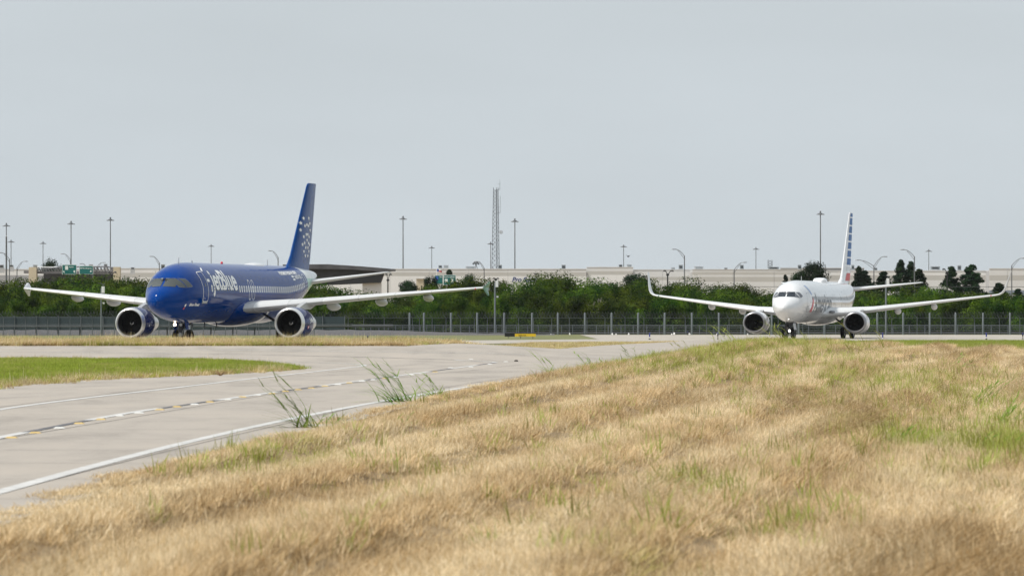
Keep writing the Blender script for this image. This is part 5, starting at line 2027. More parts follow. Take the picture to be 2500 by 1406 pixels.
def engine(parent, x, y, z, prof, lip_n, cowl_m, lip_m, aft_m, aft_x, flat=0.0, inner_r=.80, swirl=True, spin_m=None, exhaust=None):
    """prof: outer (x, r) from the highlight aft"""
    root = link('engine', None, parent, (x, y, z))
    def shape(mb):
        if flat:
            mb.v = [(a, b * (1 + .05 * flat * max(0, 1 - a / 3)), c if c > 0 else c * (1 - .12 * flat * max(0, 1 - a / 3.5))) for a, b, c in mb.v]
        return mb
    hl = prof[0]
    inner = [(0.95, inner_r), (.6, inner_r * .985), (.3, inner_r), (.12, inner_r * 1.035), (.03, (inner_r * 1.06 + hl[1]) / 2)]
    lip = inner + prof[:lip_n]
    body = [p for p in prof[lip_n - 1:] if p[0] <= aft_x]
    aft = [p for p in prof if p[0] >= body[-1][0]]
    mb = shape(MB().lathe([(a, b) for a, b in [inner[3], inner[4]] + prof[:lip_n]], 'x', 48))
    mb.build('inlet_lip', lip_m, root, smooth=60)
    mb = shape(MB().lathe([(.95, inner_r), (.6, inner_r * .985), (.3, inner_r), (.12, inner_r * 1.035)], 'x', 48))
    mb.build('inlet_duct', M['duct'], root, smooth=60)
    mb = shape(MB().lathe(body, 'x', 48))
    mb.build('cowl', cowl_m, root, smooth=60)
    e = aft[-1]
    mb = shape(MB().lathe(aft + [(e[0] - .02, e[1] * .93), (e[0] - .7, e[1] * .9), (e[0] - .7, 0)], 'x', 48))
    mb.build('nozzle', aft_m, root, smooth=50)
    mb = MB().lathe([(e[0] - .8, e[1] * .55), (e[0] - .1, e[1] * .5), (e[0] + .45, e[1] * .18), (e[0] + .6, 0)], 'x', 24)
    mb.build('exhaust_cone', M['hot'], root, smooth=50)
    mb = MB().lathe([(1.02, 0), (1.02, inner_r * 1.0)], 'x', 32)
    mb.build('fan_disc', M['fan_dark'], root)
    fm = MB()
    fm.add([(0.80, -.02, inner_r * .30), (.96, .10, inner_r * .30), (.98, .17, inner_r * .98), (.84, -.03, inner_r * .98)], [(0, 1, 2, 3)])
    me = fm.mesh('fan_blade', M['fan'], fix=False)
    for k in range(22):
        o = link('fan_blade', me, root)
        o.rotation_euler = (2 * PI * k / 22, 0, 0)
    mb = MB().lathe([(.38, 0), (.40, .03), (.5, .10), (.66, .18), (.86, .26), (.9, .28)], 'x', 24)
    sp = mb.build('spinner', spin_m or M['fan_dark'], root, smooth=60)
    if swirl:
        mb = MB()
        vs_ = []
        for k in range(13):
            t = k / 12
            a = t * 5.2
            r_ = .03 + .10 * t
            xx_ = .372 + (.10 * t)
            for dr in (-.018, .018):
                vs_.append((xx_ + .035 + dr * 1.2, (r_ + dr) * math.sin(a), (r_ + dr) * math.cos(a)))
        vs_ = [(lut([(0, .37), (.03, .395), (.10, .49), (.18, .65)], math.hypot(b, c)) - .012, b, c) for a, b, c in vs_]
        mb.add(vs_, [(2 * i, 2 * i + 1, 2 * i + 3, 2 * i + 2) for i in range(12)])
        mb.build('swirl_mark', M['white_plastic'], sp, fix=False)
    return root

def paint(name, base, rough=.22, coat=1.0, splits=(), metal=0.0, dirt=0.06, spec=.5, ior=None):
    """splits: (axis coefficient x, coefficient z, threshold, colour): paint where cx*x + cz*z > threshold"""
    m = mat(name, base, rough, metal, coat, spec=spec, coat_rough=.04)
    t = m.node_tree
    b = t.nodes['Principled BSDF']
    if ior:
        b.inputs['IOR'].default_value = ior
    tc = N(t, 'ShaderNodeTexCoord')
    sp = N(t, 'ShaderNodeSeparateXYZ')
    t.links.new(tc.outputs['Object'], sp.inputs[0])
    cur = None
    rgb = N(t, 'ShaderNodeRGB')
    rgb.outputs[0].default_value = (*base, 1)
    cur = rgb.outputs[0]
    for sp_ in splits:
        cx, cz, th, col = sp_[:4]
        a = N(t, 'ShaderNodeMath', operation='MULTIPLY')
        a.inputs[1].default_value = cx
        t.links.new(sp.outputs['X'], a.inputs[0])
        c = N(t, 'ShaderNodeMath', operation='MULTIPLY_ADD')
        c.inputs[1].default_value = cz
        t.links.new(sp.outputs['Z'], c.inputs[0])
        t.links.new(a.outputs[0], c.inputs[2])
        g = N(t, 'ShaderNodeMath', operation='GREATER_THAN')
        g.inputs[1].default_value = th
        t.links.new(c.outputs[0], g.inputs[0])
        if len(sp_) > 4:
            g2 = N(t, 'ShaderNodeMath', operation='GREATER_THAN' if sp_[4] > 0 else 'LESS_THAN')
            g2.inputs[1].default_value = sp_[5]
            t.links.new(sp.outputs['Z'], g2.inputs[0])
            g3 = N(t, 'ShaderNodeMath', operation='MULTIPLY')
            t.links.new(g.outputs[0], g3.inputs[0])
            t.links.new(g2.outputs[0], g3.inputs[1])
            g = g3
        mx_ = N(t, 'ShaderNodeMix', data_type='RGBA')
        mx_.inputs['B'].default_value = (*col, 1)
        t.links.new(g.outputs[0], mx_.inputs['Factor'])
        t.links.new(cur, mx_.inputs['A'])
        cur = mx_.outputs['Result']
    # faint grime and panel unevenness
    n = N(t, 'ShaderNodeTexNoise')
    n.inputs['Scale'].default_value = 1.3
    n.inputs['Detail'].default_value = 5
    t.links.new(tc.outputs['Object'], n.inputs['Vector'])
    mr = N(t, 'ShaderNodeMapRange')
    mr.inputs['From Min'].default_value = .3
    mr.inputs['From Max'].default_value = .7
    mr.inputs['To Min'].default_value = 1 - dirt
    mr.inputs['To Max'].default_value = 1 + dirt
    t.links.new(n.outputs['Fac'], mr.inputs['Value'])
    hv = N(t, 'ShaderNodeHueSaturation')
    t.links.new(mr.outputs['Result'], hv.inputs['Value'])
    t.links.new(cur, hv.inputs['Color'])
    t.links.new(hv.outputs['Color'], b.inputs['Base Color'])
    rr_ = N(t, 'ShaderNodeMapRange')
    rr_.inputs['To Min'].default_value = rough * .7
    rr_.inputs['To Max'].default_value = rough * 1.5
    t.links.new(n.outputs['Fac'], rr_.inputs['Value'])
    t.links.new(rr_.outputs['Result'], b.inputs['Roughness'])
    bw = N(t, 'ShaderNodeTexNoise')
    bw.inputs['Scale'].default_value = .9
    bw.inputs['Detail'].default_value = 1
    t.links.new(tc.outputs['Object'], bw.inputs['Vector'])
    bp = N(t, 'ShaderNodeBump')
    bp.inputs['Strength'].default_value = .10
    bp.inputs['Distance'].default_value = .12
    t.links.new(bw.outputs['Fac'], bp.inputs['Height'])
    t.links.new(bp.outputs['Normal'], b.inputs['Normal'])
    t.links.new(bp.outputs['Normal'], b.inputs['Coat Normal'])
    return m

M['duct'] = mat('inlet_duct', (0.018, 0.018, 0.02), .5)
M['fan_dark'] = mat('fan_dark', (0.006, 0.006, 0.007), .6)
M['fan'] = mat('fan_blade', (0.006, 0.006, 0.007), .6)
M['hot'] = mat('hot_metal', (0.16, 0.14, 0.12), .45, metal=.8)
M['silver'] = mat('polished_lip', (0.78, 0.78, 0.77), .30, metal=.8)
M['wing_grey'] = mat('wing_grey', (0.50, 0.51, 0.52), .38, coat=.2, noise_amt=.05, nscale=.8)
M['slat'] = mat('bare_slat', (0.70, 0.70, 0.70), .35, metal=.4)
M['gear'] = mat('gear_grey', (0.42, 0.43, 0.43), .5, metal=.3)
M['gear_dark'] = mat('gear_dark', (0.03, 0.03, 0.035), .6)
M['glass'] = mat('cockpit_glass', (0.055, 0.062, 0.060), .06, spec=.8)
M['cabin_pane'] = mat('cabin_pane', (0.30, 0.32, 0.36), .2)
M['glass_frame'] = mat('window_frame', (0.22, 0.23, 0.25), .4, metal=.5)
M['decal_white'] = mat('decal_white', (0.90, 0.90, 0.90), .45)
M['decal_grey'] = mat('decal_grey', (0.15, 0.165, 0.185), .5, spec=.3)
M['logo_red'] = mat('logo_red', (0.60, 0.07, 0.10), .35)
M['lamp_on'] = mat('lit_lamp', (1, .9, .75), .4, emit=(1.0, .80, .58), estr=7.0)
M['lamp_white'] = mat('lit_lamp_white', (1, 1, .95), .4, emit=(1.0, .98, .88), estr=7.0)
M['beacon'] = mat('red_beacon', (.6, .02, .04), .3)
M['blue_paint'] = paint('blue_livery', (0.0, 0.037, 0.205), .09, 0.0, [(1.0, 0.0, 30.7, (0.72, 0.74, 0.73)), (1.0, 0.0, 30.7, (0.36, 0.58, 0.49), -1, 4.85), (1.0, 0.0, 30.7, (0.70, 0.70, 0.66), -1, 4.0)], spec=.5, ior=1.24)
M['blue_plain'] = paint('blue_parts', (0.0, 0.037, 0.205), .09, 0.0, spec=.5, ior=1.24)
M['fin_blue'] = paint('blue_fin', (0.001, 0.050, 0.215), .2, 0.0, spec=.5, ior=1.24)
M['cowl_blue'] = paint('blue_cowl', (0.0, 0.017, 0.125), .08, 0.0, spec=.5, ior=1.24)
M['mint'] = paint('mint_paint', (0.08, 0.26, 0.18), .35, .3)
M['white_gloss'] = paint('white_gloss', (0.74, 0.74, 0.75), .3, .8, dirt=.03)
M['silver_white'] = paint('silver_white_livery', (0.68, 0.69, 0.71), .28, 1.0, dirt=.03)
M['cowl_white'] = paint('silver_white_cowl', (0.68, 0.69, 0.71), .3, .8, dirt=.05)
M['lip_grey'] = mat('lip_grey', (0.30, 0.30, 0.32), .35, metal=.7)
M['flag_blue'] = mat('flag_blue', (0.05, 0.15, 0.37), .5, spec=.2, noise_amt=.15, nscale=.9)
M['flag_red'] = mat('flag_red', (0.62, 0.13, 0.14), .5, spec=.2)
M['flag_grey'] = mat('flag_grey', (0.50, 0.53, 0.58), .35, coat=.5)
M['logo_blue'] = mat('logo_blue', (0.18, 0.30, 0.55), .35)
M['logo_red'] = mat('logo_red', (0.60, 0.07, 0.10), .35)
M['under_shadow'] = mat('belly_grey', (0.45, 0.45, 0.46), .4, coat=.4)

def gear_leg(parent, pts, r, name='strut', m_='gear'):
    mb = MB()
    mb.tube(pts, r, 10)
    return mb.build(name, M[m_], parent, smooth=40)

# ---------------------------------------------------------------- blue airliner
PSI1 = -0.242
A0 = Vector((-23.70, 327.9, 0.0))
air = thing('airliner', 'glossy blue jet airliner with white lettering and stars on its tail', 'airliner', A0, PI / 2 + PSI1)
# heading (sin psi, -cos psi); aft axis is (-sin psi, cos psi)
air.rotation_euler = (0, 0, math.atan2(math.cos(PSI1), -math.sin(PSI1)))
FU = Fuselage(3.66, [(0, -.56, -.60, .02), (.12, -.22, -.92, .34), (.4, .06, -1.16, .64), (.8, .30, -1.36, .92), (1.3, .56, -1.53, 1.17), (1.7, .83, -1.63, 1.33), (2.1, 1.17, -1.72, 1.47), (2.6, 1.47, -1.80, 1.61), (3.2, 1.69, -1.88, 1.74), (4.0, 1.88, -1.96, 1.85), (5.0, 2.0, -2.03, 1.935), (6.4, 2.07, -2.07, 1.975),
                 (12, 2.07, -2.07, 1.975), (18, 2.07, -2.07, 1.975), (23.5, 2.07, -2.07, 1.975), (26, 2.07, -1.83, 1.94), (28.5, 2.07, -1.32, 1.80), (31, 2.03, -.62, 1.52), (33.5, 1.94, .10, 1.12), (35.5, 1.84, .66, .74), (37.0, 1.72, 1.05, .40), (37.57, 1.62, 1.2, .24)])
FU.build('fuselage', M['blue_paint'], air)
OFF = .012
# cockpit windows
def fw(poly, name='windshield'):
    o = patch(poly, lambda u, v: FU.front(u, v, OFF + .006), name, M['glass'], air, .06)
    return o
zc = FU.zc0
for sg in (-1, 1):
    fw([(sg * .075, zc + .40), (sg * .84, zc + .36), (sg * .77, zc + .92), (sg * .075, zc + .96)])
    for poly in ([(1.68, .36), (2.16, .33), (1.98, .92), (1.60, .92)], [(2.28, .33), (2.86, .42), (2.50, .90), (2.10, .92)]):
        patch([(a, zc + b) for a, b in poly], lambda u, v, s_=sg: FU.side(u, v, s_, OFF + .006), 'side_window', M['glass'], air, .07)
    for poly in ([(1.66, .34), (2.18, .31), (2.0, .94), (1.58, .94)], [(2.26, .31), (2.90, .40), (2.52, .92), (2.08, .94)]):
        outline([(a, zc + b) for a, b in poly], .03, lambda u, v, s_=sg: FU.side(u, v, s_, OFF + .004), 'window_frame', M['glass_frame'], air, .1)
R0 = 2.02
def port(u, v):
    """u metres aft, v metres of arc up from the widest line, on the port side"""
    return FU.pt(u, -(PI / 2 - v / R0), OFF)
def starb(u, v):
    return FU.pt(u, (PI / 2 - v / R0), OFF)
wrap_text('jetBlue', lambda u, v: port(6.35 + u, -.28 + v), 'lettering', M['decal_white'], air, 5.7, 1.98, .028, 0.0, .2)
wrap_text('Blue Finest', lambda u, v: port(2.55 + u, -.95 + v), 'lettering', M['decal_white'], air, 1.5, .24, .03, .25, .2)
wrap_text('HONORING THOSE WHO SERVE', lambda u, v: port(23.9 + u, 1.42 + v), 'lettering', M['decal_white'], air, 4.6, .36, .05, 0, .3)
wrap_text('N531JL', lambda u, v: port(27.2 + u, .86 + v), 'registration', M['decal_white'], air, 1.9, .46, .04, 0, .3)
for q in (0, .26):
    patch([(26.4, .9 + q), (27.0, .9 + q), (27.0, 1.06 + q), (26.4, 1.06 + q)], port, 'flag_stripe', M['decal_white'], air)
wrap_text('AIRBUS A320', lambda u, v: port(26.9 + u, -.86 + v), 'lettering', M['decal_white'], air, 2.3, .26, .04, 0, .3)
patch([(2.0, -.98), (2.16, -.98), (2.16, -.72), (2.0, -.72)], port, 'placard', M['decal_white'], air)
patch([(2.0, -1.28), (2.16, -1.28), (2.16, -1.05), (2.0, -1.05)], port, 'placard', M['logo_red'], air)
# door and exits
outline(rrect(4.35, 5.35, -.62, 1.62, .14), .055, port, 'door_outline', M['decal_white'], air)
patch([(4.35, -.74), (5.35, -.74), (5.35, -.63), (4.35, -.63)], port, 'door_sill', M['gear'], air)
patch(rrect(4.78, 4.96, .42, .68, .08), port, 'door_window', M['glass'], air)
patch([(5.48, .74), (5.98, .74), (5.98, .95), (5.48, .95)], port, 'placard', M['decal_white'], air)
patch([(5.5, 1.66), (5.68, 1.55), (6.1, 1.86), (5.92, 1.97)], port, 'placard', M['decal_white'], air)
outline(rrect(29.35, 30.15, -.35, 1.3, .14), .05, port, 'door_outline', M['decal_white'], air)
for x_ in (14.65, 15.5):
    outline(rrect(x_, x_ + .52, -.45, .95, .2), .05, port, 'exit_outline', M['decal_white'], air)
k = 0
x_ = 6.0
wme = None
while x_ < 29.2:
    for sg, fn in ((-1, port), (1, starb)):
        if sg == 1 and x_ > 9:
            continue
        if sg < 0 and 6.3 < x_ < 12.2:
            patch(rrect(x_, x_ + .23, .12, .46, .10, 3), fn, 'window', M['glass'], air, .5)
            continue
        outline(rrect(x_ - .03, x_ + .26, .06, .52, .12, 3), .10, fn, 'window_frame', M['decal_white'], air, .3)
        patch(rrect(x_ + .05, x_ + .18, .15, .43, .06, 3), fn, 'window', M['cabin_pane'], air, .5)
    x_ += .533
# antennas, beacon, radome
def blade_ant(x, h, l, z, m_='decal_white', parent=air, fus=FU):
    zt = fus.pt(x, 0).z if z > 0 else fus.pt(x, PI).z
    s_ = 1 if z > 0 else -1
    mb = MB()
    mb.loft([[Vector((x + a * l, b * .02, zt - s_ * .03)) for a, b in ((0, 0), (.3, 1), (1, 0), (.3, -1))], [Vector((x + .35 * l + a * l * .5, b * .012, zt + s_ * h)) for a, b in ((0, 0), (.3, 1), (1, 0), (.3, -1))]])
    return mb.build('antenna', M[m_], parent)
blade_ant(4.6, .42, .35, 1)
blade_ant(7.5, .14, .5, 1)
blade_ant(25.5, .4, .3, 1)
for xx_ in (7.6, 10.5, 13.2):
    blade_ant(xx_, .32, .35, -1, 'gear_dark')
def dome(x, l, w_, h, z, m_, name, parent, ex=.5):
    mb = MB()
    rings = []
    for k in range(17):
        t = k / 16
        q = (math.sin(PI * min(.998, max(.002, t)))) ** ex
        rings.append([Vector((x + l * t, w_ * q * math.copysign(abs(math.cos(a)) ** (1.0 if ex > .3 else .55), math.cos(a)), z - .15 + (h + .15) * q * max(0, math.sin(a)) ** (1.0 if ex > .3 else .5) - .1 * max(0, -math.sin(a)))) for a in [2 * PI * j / 20 for j in range(20)]])
    mb.loft(rings)
    return mb.build(name, M[m_], parent, smooth=60)
dome(19.8, 5.0, .6, .17, FU.zc0 + 2.05, 'white_gloss', 'satcom_radome', air)
mb = MB()
mb.lathe([(0, .09), (.06, .09), (.13, .05), (.15, 0)], 'z', 10)
mb.build('beacon', M['beacon'], air, loc=(14.6, 0, FU.zc0 + 2.07))
# wing to body fairing
mb = MB()
rings = []
for k in range(25):
    t = k / 24
    q = (math.sin(PI * min(.999, max(.001, t)))) ** .55
    x_ = 10.6 + 11.8 * t
    rings.append([Vector((x_, (2.48 * q) * math.cos(a), FU.zc0 - 1.02 + (.90 * q if math.sin(a) > 0 else 1.30 * q) * math.sin(a))) for a in [2 * PI * j / 40 for j in range(40)]])
mb.loft(rings)
mb.build('belly_fairing', M['blue_plain'], air, smooth=60)
# wings
WS = [(1.5, 13.0, 2.55, 7.3, .13), (2.3, 13.45, 2.62, 6.75, .125), (6.4, 15.7, 3.05, 4.35, .115), (11.5, 18.5, 3.55, 3.05, .108), (17.0, 21.5, 4.05, 1.75, .10)]
for sg, nm in ((-1, 'wing'), (1, 'wing')):
    wg = wing(interp_secs(WS, 4), nm, M['wing_grey'], air, sg)
    # slats: bright bare leading edge pieces
    for a, b in ((2.6, 4.7), (6.9, 9.1), (9.15, 11.4), (11.45, 13.7), (13.75, 16.2)):
        rings = []
        for k in range(5):
            y_ = a + (b - a) * k / 4
            xl, zl, ch, tc = (lut([(s_[0], s_[j]) for s_ in WS], y_) for j in (1, 2, 3, 4))
            full = section((xl - .012, sg * y_, zl), ch, tc * 1.03, Vector((0, 0, 1)))
            rings.append(full[8:12] + full[12:17])
        vs_, fs = [p for r_ in rings for p in r_], []
        n_ = len(rings[0])
        for i in range(4):
            for j in range(n_ - 1):
                fs.append((i * n_ + j, i * n_ + j + 1, (i + 1) * n_ + j + 1, (i + 1) * n_ + j))
        MB().add(vs_, fs).build('slat', M['slat'], wg, smooth=50, fix=False)
    # flap track fairings
    for y_, L_, r_ in ((6.75, 3.5, .24), (9.9, 3.1, .23), (13.0, 2.7, .21)):
        xl, zl, ch = (lut([(s_[0], s_[j]) for s_ in WS], y_) for j in (1, 2, 3))
        fairing((xl + ch * .42, sg * y_, zl - .26), L_, r_, 'flap_fairing', M['wing_grey'], wg, .12, 1.35)
    # wingtip fence: up and down
    m_ = M['mint'] if sg < 0 else M['white_gloss']
    fb = MB()
    xt, zt, yt = 21.4, 4.08, 17.02
    rg = []
    for (dx, dz, dy, ch) in ((1.25, -.56, .04, .35), (.5, -.25, .0, 1.1), (.05, 0, -.02, 1.8), (.6, .2, .06, 1.15), (1.25, .40, .14, .42)):
        rg.append([Vector((xt + dx + a * ch, sg * (yt + dy + b * .05), zt + dz)) for a, b in ((0, 0), (.25, 1), (.6, 1), (1, 0), (.6, -1), (.25, -1))])
    fb.loft(rg)
    fb.build('wingtip_fence', m_, wg)
    tl = MB()
    tl.lathe([(0, 0), (.05, .05), (.2, .07), (.4, .04), (.45, 0)], 'x', 10)
    tl.build('position_light', M['beacon' if sg < 0 else 'mint'], wg, loc=(21.2, sg * 16.5, 4.0))
# engines
EP = [(0, .945), (.03, 1.0), (.12, 1.05), (.32, 1.085), (.62, 1.10), (1.2, 1.115), (1.9, 1.10), (2.6, 1.03), (3.3, .90), (4.0, .74), (4.7, .58), (5.0, .53)]
for sg in (-1, 1):
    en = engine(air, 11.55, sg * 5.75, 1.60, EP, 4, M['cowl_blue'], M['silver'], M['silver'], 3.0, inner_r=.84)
    # pylon
    mb = MB()
    rg = []
    for (x0, x1, z_, w_) in ((1.3, 5.4, .95, .15), (2.2, 6.6, 1.22, .17), (3.6, 7.6, 1.48, .16)):
        rg.append([Vector((a, b, z_)) for a, b in ((x0, 0), (x0 + .5, -w_), (x1 - .8, -w_), (x1, 0), (x1 - .8, w_), (x0 + .5, w_))])
    mb.loft(rg)
    mb.build('pylon', M['wing_grey'], en, smooth=30)
    if sg < 0:
        ang = lambda u, v: Vector((u, -lut(EP, u) * 1.012 * math.cos(v), lut(EP, u) * 1.012 * math.sin(v)))
        wrap_text('jetBlue.com', lambda u, v: ang(1.45 + u, -.02 + v), 'lettering', M['decal_white'], en, 1.75, .34, .05, 0, .1)
        patch([(1.0, -.36), (1.28, -.36), (1.28, -.16), (1.0, -.16)], ang, 'placard', M['flag_red'], en, .1)
        patch([(1.06, -.31), (1.22, -.31), (1.22, -.21), (1.06, -.21)], lambda u, v: ang(u, v) + Vector((0, -.006, 0)), 'placard', M['decal_white'], en, .1)
    else:
        ang = lambda u, v: Vector((u, -lut(EP, u) * 1.012 * math.cos(v), lut(EP, u) * 1.012 * math.sin(v)))
        patch([(1.0, -.22), (1.22, -.22), (1.22, -.10), (1.0, -.10)], ang, 'placard', M['decal_white'], en, .1)
# tail
FS = [(5.45, 30.35, 6.0), (6.2, 31.3, 5.25), (11.7, 34.95, 2.45), (11.95, 35.25, 2.15)]   # z, xLE, chord
def fin_t(x, z, S=FS):
    xl, ch = lut([(a, b) for a, b, c in S], z), lut([(a, c) for a, b, c in S], z)
    q = clamp((x - xl) / ch, 0.0, 1.0)
    return 5 * .10 * ch * (.2969 * math.sqrt(q) - .126 * q - .3516 * q**2 + .2843 * q**3 - .1030 * q**4)
def fin_mesh(S, name, m_, parent, tc=.10):
    rings = []
    dense = []
    for a, b in zip(S, S[1:]):
        for k in range(6):
            dense.append(tuple(u + (v - u) * k / 6 for u, v in zip(a, b)))
    dense.append(S[-1])
    for (z, xl, ch) in dense:
        rings.append(section((xl, 0, z), ch, tc, Vector((0, 1, 0)), 0.0))
    mb = MB()
    mb.loft(rings)
    return mb.build(name, m_, parent, smooth=40)
fin = fin_mesh([(5.35, 29.3, 7.0), (5.62, 30.2, 6.15), (5.95, 30.85, 5.55), (6.5, 31.5, 5.15), (11.65, 35.65, 2.45), (11.82, 35.85, 2.3), (11.9, 36.1, 2.0)], 'fin', M['fin_blue'], air)
def fin_port(x, z):
    return Vector((x, -fin_t(x, z, [(5.35, 29.3, 7.0), (6.5, 31.5, 5.15), (11.65, 35.65, 2.45), (11.9, 36.1, 2.0)]) - .012, z))
mb = MB()   # rudder hinge line as a dark groove strip
for z0_, z1_ in ((5.9, 11.5),):
    pass
star = [(math.cos(PI / 2 + PI * k / 5) * (1 if k % 2 == 0 else .42), math.sin(PI / 2 + PI * k / 5) * (1 if k % 2 == 0 else .42)) for k in range(10)]
# stars read from the photo, pixel position on the fin
rz_ = air.rotation_euler.z
ca, sa = math.cos(rz_), math.sin(rz_)
def fin_from_px(px, py):
    """point of the fin's centre plane seen at a pixel"""
    u = (px - 1250) / F
    # A0 + aft*(ca, sa): (A0.x + x*ca) = u*(A0.y + x*sa)
    x_ = (u * A0.y - A0.x) / (ca - u * sa)
    y_ = A0.y + x_ * sa
    return x_, HC + (YH - py) / F * y_
Z3 = 380 / 1979.0
for (zx, zy) in [(644, 537), (710, 537), (615, 597), (656, 633), (683, 618), (707, 633), (728, 603), (606, 685), (737, 690), (673, 742), (697, 742), (637, 770), (720, 772), (686, 815), (648, 850), (714, 852), (619, 870), (733, 872), (667, 910), (702, 910), (638, 958), (721, 955), (661, 1012), (704, 1014)]:
    fx_, fz_ = fin_from_px(620 + zx * Z3 - 8.0, 430 + zy * Z3)
    if fx_ > 37.4:
        continue
    patch([(fx_ + a * .34, fz_ + b * .17) for a, b in star], fin_port, 'star', M['decal_white'], fin, .3)
HS = [(.3, 31.9, 4.45, 4.0, .10), (1.0, 32.5, 4.55, 3.6, .10), (6.1, 35.3, 5.28, 1.35, .09), (6.25, 35.7, 5.30, .9, .08)]
for sg in (-1, 1):
    wing(interp_secs(HS, 3), 'tailplane', M['wing_grey'], air, sg)
# landing gear
ng = link('nose_gear', None, air, (5.1, 0, 0))
gear_leg(ng, [(.12, 0, 1.75), (0, 0, .38)], .085)
gear_leg(ng, [(.12, 0, 1.75), (.03, 0, .95)], .13, 'oleo', 'gear_dark')
gear_leg(ng, [(0, -.32, .38), (0, .32, .38)], .06, 'axle')
gear_leg(ng, [(.0, .0, .62), (-.28, .0, .74), (-.02, 0, 1.0)], .04, 'torque_link')
gear_leg(ng, [(.1, 0, .95), (1.2, 0, 1.6)], .06, 'drag_brace', 'gear_dark')
for s_ in (-1, 1):
    wheel(ng, (0, s_ * .25, .385), .385, .24, M['gear'])
    mb = MB()
    mb.box((.35, s_ * .40, 1.42), (.8, .03, .52), rot=Matrix.Rotation(s_ * .18, 3, 'X'))
    d_ = mb.build('gear_door', M['blue_plain'], ng)
wrap_text('531', lambda u, v: Vector((.0 + u, -.62 + v * .15, 1.2 + v)), 'lettering', M['decal_white'], ng, .35, .25, .03)
mb = MB().lathe([(0, 0), (.01, .11), (.04, .12), (.14, .06), (.16, 0)], 'x', 16)
for (y_, z_, mk) in ((.30, 1.50, 'lamp_on'), (-.12, 1.50, 'gear')):
    hb = MB().lathe([(.0, .12), (.03, .13), (.14, .07), (.16, 0)], 'x', 16)
    h_ = hb.build('lamp_housing', M['gear_dark'], ng, loc=(-.22, y_, z_))
    lb = MB().lathe([(0, 0), (-.01, .08), (.0, .11)], 'x', 16)
    lb.build('taxi_light', M[mk], h_)
for sg in (-1, 1):
    mg = link('main_gear', None, air, (17.7, sg * 3.8, 0))
    gear_leg(mg, [(0, sg * .25, 2.6), (0, 0, .56)], .13)
    gear_leg(mg, [(0, sg * .25, 2.6), (0, sg * .1, 1.3)], .19, 'oleo', 'gear_dark')
    gear_leg(mg, [(0, -.6, .56), (0, .6, .56)], .08, 'axle')
    gear_leg(mg, [(-.1, sg * .1, 1.2), (-.1, -sg * 1.6, 2.2)], .09, 'side_brace', 'gear_dark')
    mb = MB()
    mb.box((0, sg * .45, 1.65), (.9, .04, 1.6))
    mb.build('gear_door', M['blue_plain'], mg)
    for s_ in (-1, 1):
        wheel(mg, (0, s_ * .46, .565), .565, .40, M['gear'])

# ---------------------------------------------------------------- white airliner
PSI2 = -0.232
B0 = Vector((25.10, 454.8, 0.0))
wair = thing('airliner', 'silver white jet airliner with striped tail fin and tall winglets', 'airliner', B0)
wair.rotation_euler = (0, 0, math.atan2(math.cos(PSI2), -math.sin(PSI2)))
FB = Fuselage(3.52, [(0, -.62, -.66, .02), (.12, -.34, -.92, .28), (.4, -.10, -1.12, .54), (.8, .14, -1.32, .80), (1.3, .40, -1.52, 1.05), (1.65, .60, -1.64, 1.2), (2.0, .98, -1.74, 1.34), (2.4, 1.34, -1.84, 1.46), (2.9, 1.58, -1.92, 1.57), (3.6, 1.76, -1.99, 1.69), (4.6, 1.90, -2.04, 1.80), (6.0, 1.96, -2.06, 1.87), (7.0, 1.98, -2.06, 1.88),
                 (14, 1.98, -2.06, 1.88), (20, 1.98, -2.06, 1.88), (25.5, 1.98, -2.06, 1.88), (28, 1.98, -1.72, 1.84), (30.5, 1.97, -1.12, 1.66), (33, 1.92, -.40, 1.32), (35.2, 1.82, .22, .92), (37, 1.66, .72, .52), (38.0, 1.5, 1.0, .22)])
FB.build('fuselage', M['silver_white'], wair)
zc2 = FB.zc0
M['glass_dark'] = mat('dark_cockpit_glass', (0.018, 0.024, 0.034), .08, spec=.7)
M['glass_sky'] = mat('side_cockpit_glass', (0.12, 0.13, 0.15), .08, spec=.8)  # paler base colour paints the sky's reflection into the side panes
for sg in (-1, 1):
    patch([(sg * .06, zc2 + .42), (sg * .80, zc2 + .40), (sg * .74, zc2 + .86), (sg * .06, zc2 + .88)], lambda u, v: FB.front(u, v, OFF + .006), 'windshield', M['glass_dark'], wair, .06)
    for poly in ([(1.72, .38), (2.06, .30), (2.00, .82), (1.70, .86)], [(2.14, .30), (2.60, .46), (2.40, .84), (2.08, .84)]):
        patch([(a, zc2 + b) for a, b in poly], lambda u, v, s_=sg: FB.side(u, v, s_, OFF + .006), 'side_window', M['glass_sky'], wair, .07)
R2 = 1.95
def port2(u, v):
    return FB.pt(u, -(PI / 2 - v / R2), OFF)
wrap_text('American', lambda u, v: port2(6.3 + u, -1.00 + v), 'lettering', M['decal_grey'], wair, 9.4, 1.85, .006, 0, .25)
patch([(4.55, 1.75), (4.95, 1.75), (5.55, .72), (5.1, .66)], port2, 'logo_piece', M['logo_blue'], wair, .2)
patch([(4.75, -.95), (5.6, -.95), (5.85, .15), (5.45, .45)], port2, 'logo_piece', M['logo_red'], wair, .2)
outline(rrect(3.55, 4.40, -.95, .95, .14), .03, port2, 'door_outline', M['glass_frame'], wair)
outline(rrect(30.2, 30.9, -.7, .85, .14), .03, port2, 'door_outline', M['glass_frame'], wair)
for x_ in (16.6, 17.6):
    outline(rrect(x_, x_ + .5, -.3, .75, .12), .03, port2, 'exit_outline', M['glass_frame'], wair)
x_ = 5.2
while x_ < 30:
    patch(rrect(x_, x_ + .24, .18, .52, .10, 3), port2, 'window', M['glass_dark'], wair, .5)
    x_ += .508
dome(19.0, 2.4, .66, .38, FB.zc0 + 1.95, 'white_gloss', 'satcom_radome', wair, .22)
